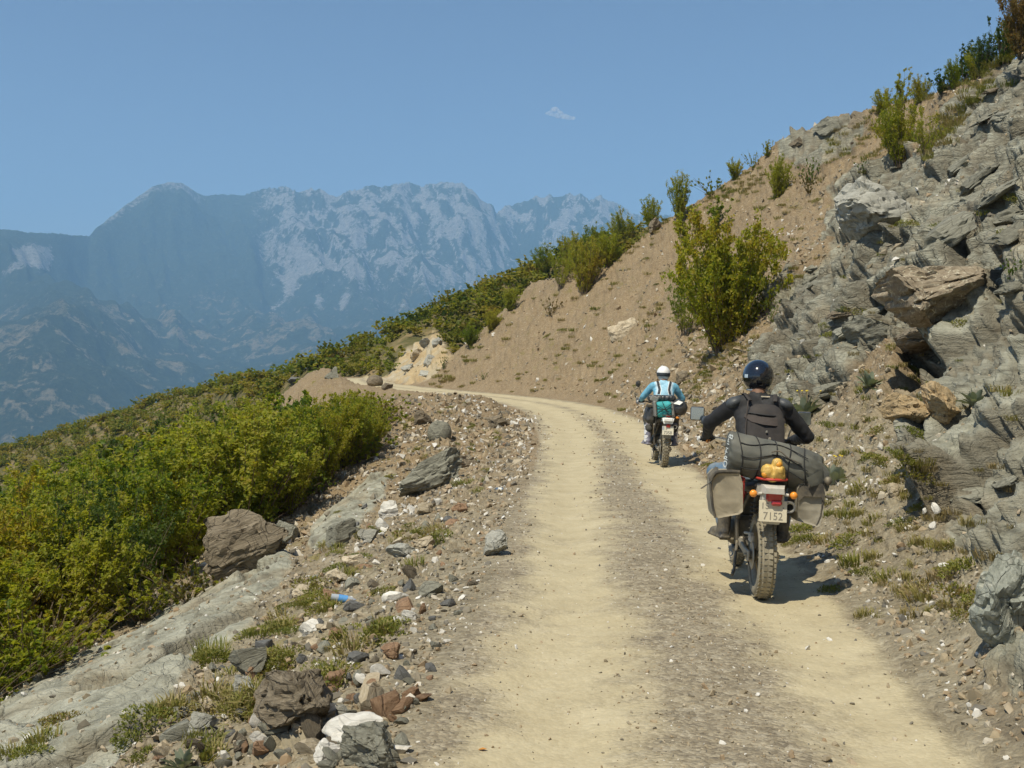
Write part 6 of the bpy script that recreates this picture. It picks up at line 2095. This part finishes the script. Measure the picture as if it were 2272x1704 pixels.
def duffel():
    root = tag(empty('duffel_bag', (0, 0, 0)), 'big dark grey roll duffel bag strapped across the near motorcycle', 'bag')
    a, b = Vector((-.33, -.16, 1.145)), Vector((.40, -.20, 1.005))
    ax = (b - a)
    rings = []
    n = 28
    prof = [(0, .02), (.0, .10), (.012, .145), (.04, .162), (.25, .163), (.5, .163), (.7, .160), (.82, .152), (.90, .140), (.97, .125), (1.0, .11)]
    r_ = np.random.default_rng(3)
    for t, r in prof:
        c = a + ax * t
        fl = max(0, (t - .80) / .20)
        ring = []
        for k in range(n):
            th = 2 * math.pi * k / n
            yy = r * (1 - .62 * fl) * math.cos(th); zz = r * (1 + .12 * fl) * math.sin(th)
            ring.append(c + Vector((.012 * math.sin(3 * th + t * 5) * (t > .05), yy, zz + .004 * math.sin(5 * th + 9 * t))))
        rings.append(ring)
    mb = MB().loft(rings)
    bd = mb.mesh('duffel_body', True, 50)
    bmv = np.empty(len(bd.vertices) * 3, np.float32); bd.vertices.foreach_get('co', bmv); bmv = bmv.reshape(-1, 3)
    sub = bpy.data.objects.new('tmp', bd); COL.objects.link(sub)
    sm = sub.modifiers.new('s', 'SUBSURF'); sm.levels = 2
    dg = bpy.context.evaluated_depsgraph_get()
    me = bpy.data.meshes.new_from_object(sub.evaluated_get(dg)); bpy.data.objects.remove(sub)
    co = np.empty(len(me.vertices) * 3, np.float32); me.vertices.foreach_get('co', co); co = co.reshape(-1, 3)
    no = np.empty(len(me.vertices) * 3, np.float32); me.vertices.foreach_get('normal', no); no = no.reshape(-1, 3)
    w = 1 - np.abs(fbm(co * np.array([5, 14, 14]), 310, 3))
    co += no * (.016 * (w - .75))[:, None]
    me.vertices.foreach_set('co', co.ravel()); me.update()
    me.materials.clear(); me.materials.append(MT['bag_dark'])
    link('duffel_body', me, root)
    # folded roll closure at the right end
    mb = MB()
    mb.loft([[(.36, -.25, 1.10), (.37, -.20, 1.11), (.38, -.20, .88), (.37, -.25, .87)], [(.42, -.27, 1.02), (.435, -.24, 1.03), (.435, -.23, .90), (.42, -.26, .89)], [(.405, -.30, .98), (.425, -.285, .985), (.425, -.27, .89), (.405, -.29, .885)]])
    mb.build('roll_closure', MT['bag_dark'], root)
    MB().ball((.415, -.29, .965), (.03, .03, .035), 12, 8).build('closure_buckle', MT['engine'], root)
    MB().loft([[(.24, -.362, .985), (.36, -.30, 1.05), (.365, -.295, 1.04), (.25, -.352, .975)], [(.27, -.365, .93), (.375, -.30, .95), (.385, -.29, .945), (.28, -.355, .92)]]).build('loose_flap', MT['bag_dark'], root)
    # net cords
    for t in (.12, .30, .47, .62, .78):
        c = a + ax * t; R = .168 - .03 * max(0, t - .5)
        MB().tube([c + Vector((.015 * math.sin(2 * q + t * 7), R * math.cos(q), R * math.sin(q))) for q in np.linspace(0, 2 * math.pi, 33)], .0045, 6, caps=False).build('cord', MT['cord'], root)
    for q0 in (2.35, 2.95, 3.5):
        MB().tube([a + ax * t + Vector((0, (.170 - .035 * max(0, t - .5)) * math.cos(q0 + .22 * math.sin(t * 9)), (.170 - .03 * max(0, t - .5)) * math.sin(q0 + .22 * math.sin(t * 9)))) for t in np.linspace(.12, .80, 22)], .0042, 6).build('cord', MT['cord'], root)
    MB().tube(curve_pts([(-.02, -.345, 1.165), (.04, -.36, 1.175), (.10, -.372, 1.13), (.20, -.355, 1.09)], 4), .012, 8, flat=.4).build('carry_handle', MT['trim'], root)
    text_mesh('ORTLIEB', .070, MT['letter'], root, (-.3275, -.235, 1.15), (math.pi / 2, -math.pi / 2 + .25, -math.pi / 2 + .55), ext=.002)
    return root
duf1 = duffel()
def saddlebag(s):
    root = tag(empty('saddlebag', (0, 0, 0)), 'beige dusty canvas saddlebag with open flap on the left of the near motorcycle' if s < 0 else 'grey beige canvas saddlebag half in shade on the right of the near motorcycle', 'bag')
    mb = MB()
    if s < 0:
        back = [(-.445, -.26, .94), (-.41, -.26, .985), (-.24, -.26, .99), (-.215, -.26, .92), (-.205, -.26, .70), (-.235, -.26, .675), (-.385, -.26, .64), (-.42, -.26, .65), (-.44, -.26, .76)]
    else:
        back = [(.19, -.26, .90), (.21, -.26, .945), (.38, -.26, .945), (.40, -.26, .90), (.39, -.26, .72), (.365, -.26, .625), (.35, -.26, .615), (.20, -.26, .655), (.19, -.26, .75)]
    rings = []
    for y, sc_, dz in ((-.295, .90, 0), (-.305, .985, 0), (-.29, 1.0, 0), (-.10, 1.02, 0), (.08, 1.0, 0), (.09, .9, 0)):
        cx = sum(p[0] for p in back) / len(back); cz = sum(p[2] for p in back) / len(back)
        dense = []
        for i in range(len(back)):
            p, q = back[i], back[(i + 1) % len(back)]
            for t in (0, .33, .66):
                dense.append((p[0] + (q[0] - p[0]) * t, p[2] + (q[2] - p[2]) * t))
        rings.append([(cx + (x - cx) * sc_, y + .012 * math.sin(14 * x + 9 * z), cz + (z - cz) * sc_) for x, z in dense])
    mb.loft(rings)
    m0 = mb.mesh('bag_body', True, 60)
    # crumpled front
    bmx = bmesh.new(); bmx.from_mesh(m0)
    bmesh.ops.triangulate(bmx, faces=bmx.faces)
    bmesh.ops.subdivide_edges(bmx, edges=bmx.edges, cuts=3, use_grid_fill=True)
    bmx.to_mesh(m0); bmx.free()
    co = np.empty(len(m0.vertices) * 3, np.float32); m0.vertices.foreach_get('co', co); co = co.reshape(-1, 3)
    w = fbm(np.stack([co[:, 0] * 16 + co[:, 2] * 9, co[:, 1] * 3, co[:, 2] * 5], 1), 320, 3)
    co[:, 1] += .016 * w; co[:, 0] += .006 * w
    m0.vertices.foreach_set('co', co.ravel())
    m0.polygons.foreach_set('use_smooth', np.ones(len(m0.polygons), dtype=bool)); m0.update()
    link('bag_body', m0, root, MT['bag_beige'] if s < 0 else MT['bag_beige_d'])
    if s < 0:
        MB().loft([[(-.465, -.31, .915), (-.455, -.32, .92), (-.40, -.31, .99), (-.41, -.29, .995)], [(-.46, -.1, .95), (-.44, -.1, .97), (-.38, -.1, 1.01), (-.40, -.08, 1.015)]]).build('flap', MT['trim'], root)
        MB().tube(curve_pts([(-.455, -.30, .92), (-.42, -.31, .985), (-.33, -.305, 1.0), (-.24, -.30, 1.0)], 4), .014, 8).build('flap_edge', MT['trim'], root)
        MB().tube(curve_pts([(-.45, -.22, .90), (-.49, -.24, .875), (-.52, -.25, .855)], 4), .010, 6, flat=.4).build('strap', MT['trim'], root)
        MB().tube([(-.458, -.298, .91), (-.436, -.305, .75), (-.408, -.305, .645)], .009, 8).build('piping', MT['trim'], root)
    else:
        MB().loft([[(.19, -.312, .885), (.235, -.316, .945), (.375, -.316, .945), (.395, -.312, .86)], [(.20, -.318, .80), (.24, -.322, .845), (.365, -.322, .845), (.39, -.318, .80)]], closed=False, caps=False).build('flap', MT['trim'], root)
        MB().tube([(.315, -.30, .612), (.345, -.30, .63), (.372, -.30, .70), (.388, -.30, .86)], .007, 8).build('piping', MT['trim'], root)
        MB().box((.43, -.28, .845), (.05, .04, .022), bev=.006).build('strap_end', MT['trim'], root)
    return root
sb1, sb2 = saddlebag(-1), saddlebag(1)
def oranges():
    root = tag(empty('orange_bag', (0, 0, 0)), 'yellow plastic bag of oranges tied on the big dark duffel', 'bag')
    mb = MB()
    for c, r in (((-.045, -.375, 1.025), .052), ((.03, -.385, 1.03), .05), ((.02, -.38, 1.085), .04), ((-.01, -.375, .99), .05), ((.045, -.38, .995), .04)):
        mb.ball(c, r, 14, 10)
    blob(mb, .008, 2, 'plastic_bag', MT['net'], root, wr=.014, wsc=34)
    for c, r in (((-.068, -.393, 1.0), .026), ((.026, -.400, 1.078), .026)):
        MB().ball(c, r, 16, 12).build('orange', MT['orange'], root)
    return root
og1 = oranges()
def bottle():
    root = tag(empty('drink_bottle', (0, 0, 0)), 'clear drink bottle with red cap stuck behind the dark duffel', 'bottle')
    MB().lathe([(.98, .0), (.98, .03), (1.10, .032), (1.125, .024), (1.14, .013), (1.155, .013)], 'z', (.17, -.02, 0), 18).build('bottle_body', MT['clear'], root)
    MB().lathe([(1.145, .0), (1.145, .0165), (1.172, .0165), (1.174, .012), (1.174, 0)], 'z', (.17, -.02, 0), 18).build('cap', MT['redcap'], root)
    return root
bt1 = bottle()
B1X, B1Y = 1.94, 8.2
stage(bike1, [rider1, pack1, duf1, sb1, sb2, og1, bt1], B1X, B1Y, .085, .045)

# ---- the far motorcycle
bike2 = motorcycle('motorcycle', 'white tailed motorcycle with knobbly tyres further along the road', 2)
rider2 = rider('person', 'person in blue and white jacket and white helmet riding the far motorcycle', 2)
def soft_box(root, name, mat, c, d, wr=.012, rot=None, bev=.05):
    mb = MB().box(c, d, rot, bev=bev)
    return blob(mb, .014, 6, name, mat, root, wr=wr, wsc=14)
tb = tag(empty('tail_bag', (0, 0, 0)), 'turquoise and grey tail bag tied on the far motorcycle', 'bag')
soft_box(tb, 'bag_body', MT['teal'], (-.07, -.22, 1.07), (.30, .28, .28), rot=Matrix.Rotation(-.12, 3, 'Y'))
for x in (-.235, .085):
    MB().box((x, -.23, 1.07), (.05, .29, .29), Matrix.Rotation(-.12, 3, 'Y'), bev=.02).build('side_panel', MT['greybag'], tb)
for p_, q_ in (((-.22, .97), (.06, 1.18)), ((-.22, 1.14), (.05, 1.0)), ((-.12, 1.21), (.02, .93)), ((-.2, 1.06), (.08, 1.09))):
    MB().tube([(p_[0], -.368, p_[1]), ((p_[0] + q_[0]) / 2, -.385, (p_[1] + q_[1]) / 2), (q_[0], -.368, q_[1])], .006, 6).build('cord', MT['cord'], tb)
rb_ = tag(empty('roll_bag', (0, 0, 0)), 'black roll bag with white label on the right of the far motorcycle', 'bag')
mb = MB(); limb(mb, [(.21, -.28, 1.11), (.22, .1, 1.13)], [.145, .14])
blob(mb, .014, 3, 'bag_body', MT['rollbag'], rb_, wr=.012)
MB().loft([[(.08, -.415, 1.19), (.19, -.428, 1.17), (.24, -.415, 1.22), (.17, -.375, 1.245)], [(.08, -.42, 1.185), (.19, -.434, 1.165), (.245, -.42, 1.215), (.17, -.38, 1.24)]]).build('paper_label', MT['label'], rb_)
bu = tag(empty('luggage_roll', (0, 0, 0)), 'grey and black bundle lying across behind the blue jacket', 'bag')
mb = MB(); limb(mb, [(-.30, -.08, 1.255), (.10, -.08, 1.27)], [.065, .06])
blob(mb, .012, 2, 'bundle', MT['rollbag'], bu, wr=.02, wsc=22)
MB().box((-.24, -.15, 1.245), (.15, .04, .11), Matrix.Rotation(.4, 3, 'Y'), bev=.02).build('grey_cloth', MT['greybag'], bu)
sd = tag(empty('side_bag', (0, 0, 0)), 'black soft side bag hanging on the left of the far motorcycle', 'bag')
mb = MB().box((-.27, .05, .96), (.22, .42, .36), Matrix.Rotation(.12, 3, 'Y'), bev=.07)
blob(mb, .014, 4, 'bag_body', MT['rollbag'], sd, wr=.02, wsc=14)
MB().box((-.28, -.15, 1.12), (.2, .05, .06), bev=.015).build('flap', MT['trim'], sd)
stage(bike2, [rider2, tb, rb_, bu, sd], 2.80, 19.4, .025, .045)

# ---- litter on the verge
def water_bottle():
    b = hit(762, 1336, L)
    root = tag(empty('plastic_bottle', b[0] + Vector((0, 0, .03))), 'crushed clear plastic bottle with blue label lying in the verge rubble', 'bottle')
    MB().lathe([(-.11, 0), (-.11, .028), (-.04, .033), (.05, .031), (.08, .022), (.095, .013), (.11, .013), (.11, 0)], 'x', (0, 0, 0), 16).build('bottle_body', MT['clear'], root)
    MB().lathe([(-.045, .0335), (-.045, .0345), (.035, .0345), (.035, .0335)], 'x', (0, 0, 0), 16).build('blue_label', simple_mat('blue_label', (.10, .30, .62), .4), root)
    MB().lathe([(.10, .0), (.10, .0155), (.12, .0155), (.12, 0)], 'x', (0, 0, 0), 12).build('cap', simple_mat('blue_cap', (.05, .15, .5), .5), root)
    root.rotation_euler = (0, .2, .15)
    b = hit(1108, 1091, L)
    root = tag(empty('drink_can', b[0] + Vector((0, 0, .03))), 'silvery drink can lying at the edge of the left track', 'can')
    MB().lathe([(-.058, 0), (-.058, .026), (-.05, .032), (.05, .032), (.058, .026), (.058, 0)], 'x', (0, 0, 0), 18).build('can_body', MT['chrome'], root)
    MB().lathe([(-.02, .0322), (-.02, .0328), (.03, .0328), (.03, .0322)], 'x', (0, 0, 0), 18).build('can_label', MT['label'], root)
    root.rotation_euler = (0, 0, .2)
    b = hit(1070, 1665, [G_ROAD, G_VERGE])
    mb = MB()
    mb.loft([[(-.02, 0, .004), (-.012, -.008, .006), (-.012, .008, .006)], [(.0, -.0, .006), (.002, -.014, .010), (.002, .014, .009)], [(.022, 0, .006), (.02, -.004, .007), (.02, .004, .007)]], caps=True)
    o = mb.build('fallen_leaf', simple_mat('orange_leaf', (.55, .24, .04), .7), None)
    o.location = b[0]
    tag(o, 'small orange fallen leaf lying on the left wheel track', 'leaf')
water_bottle()
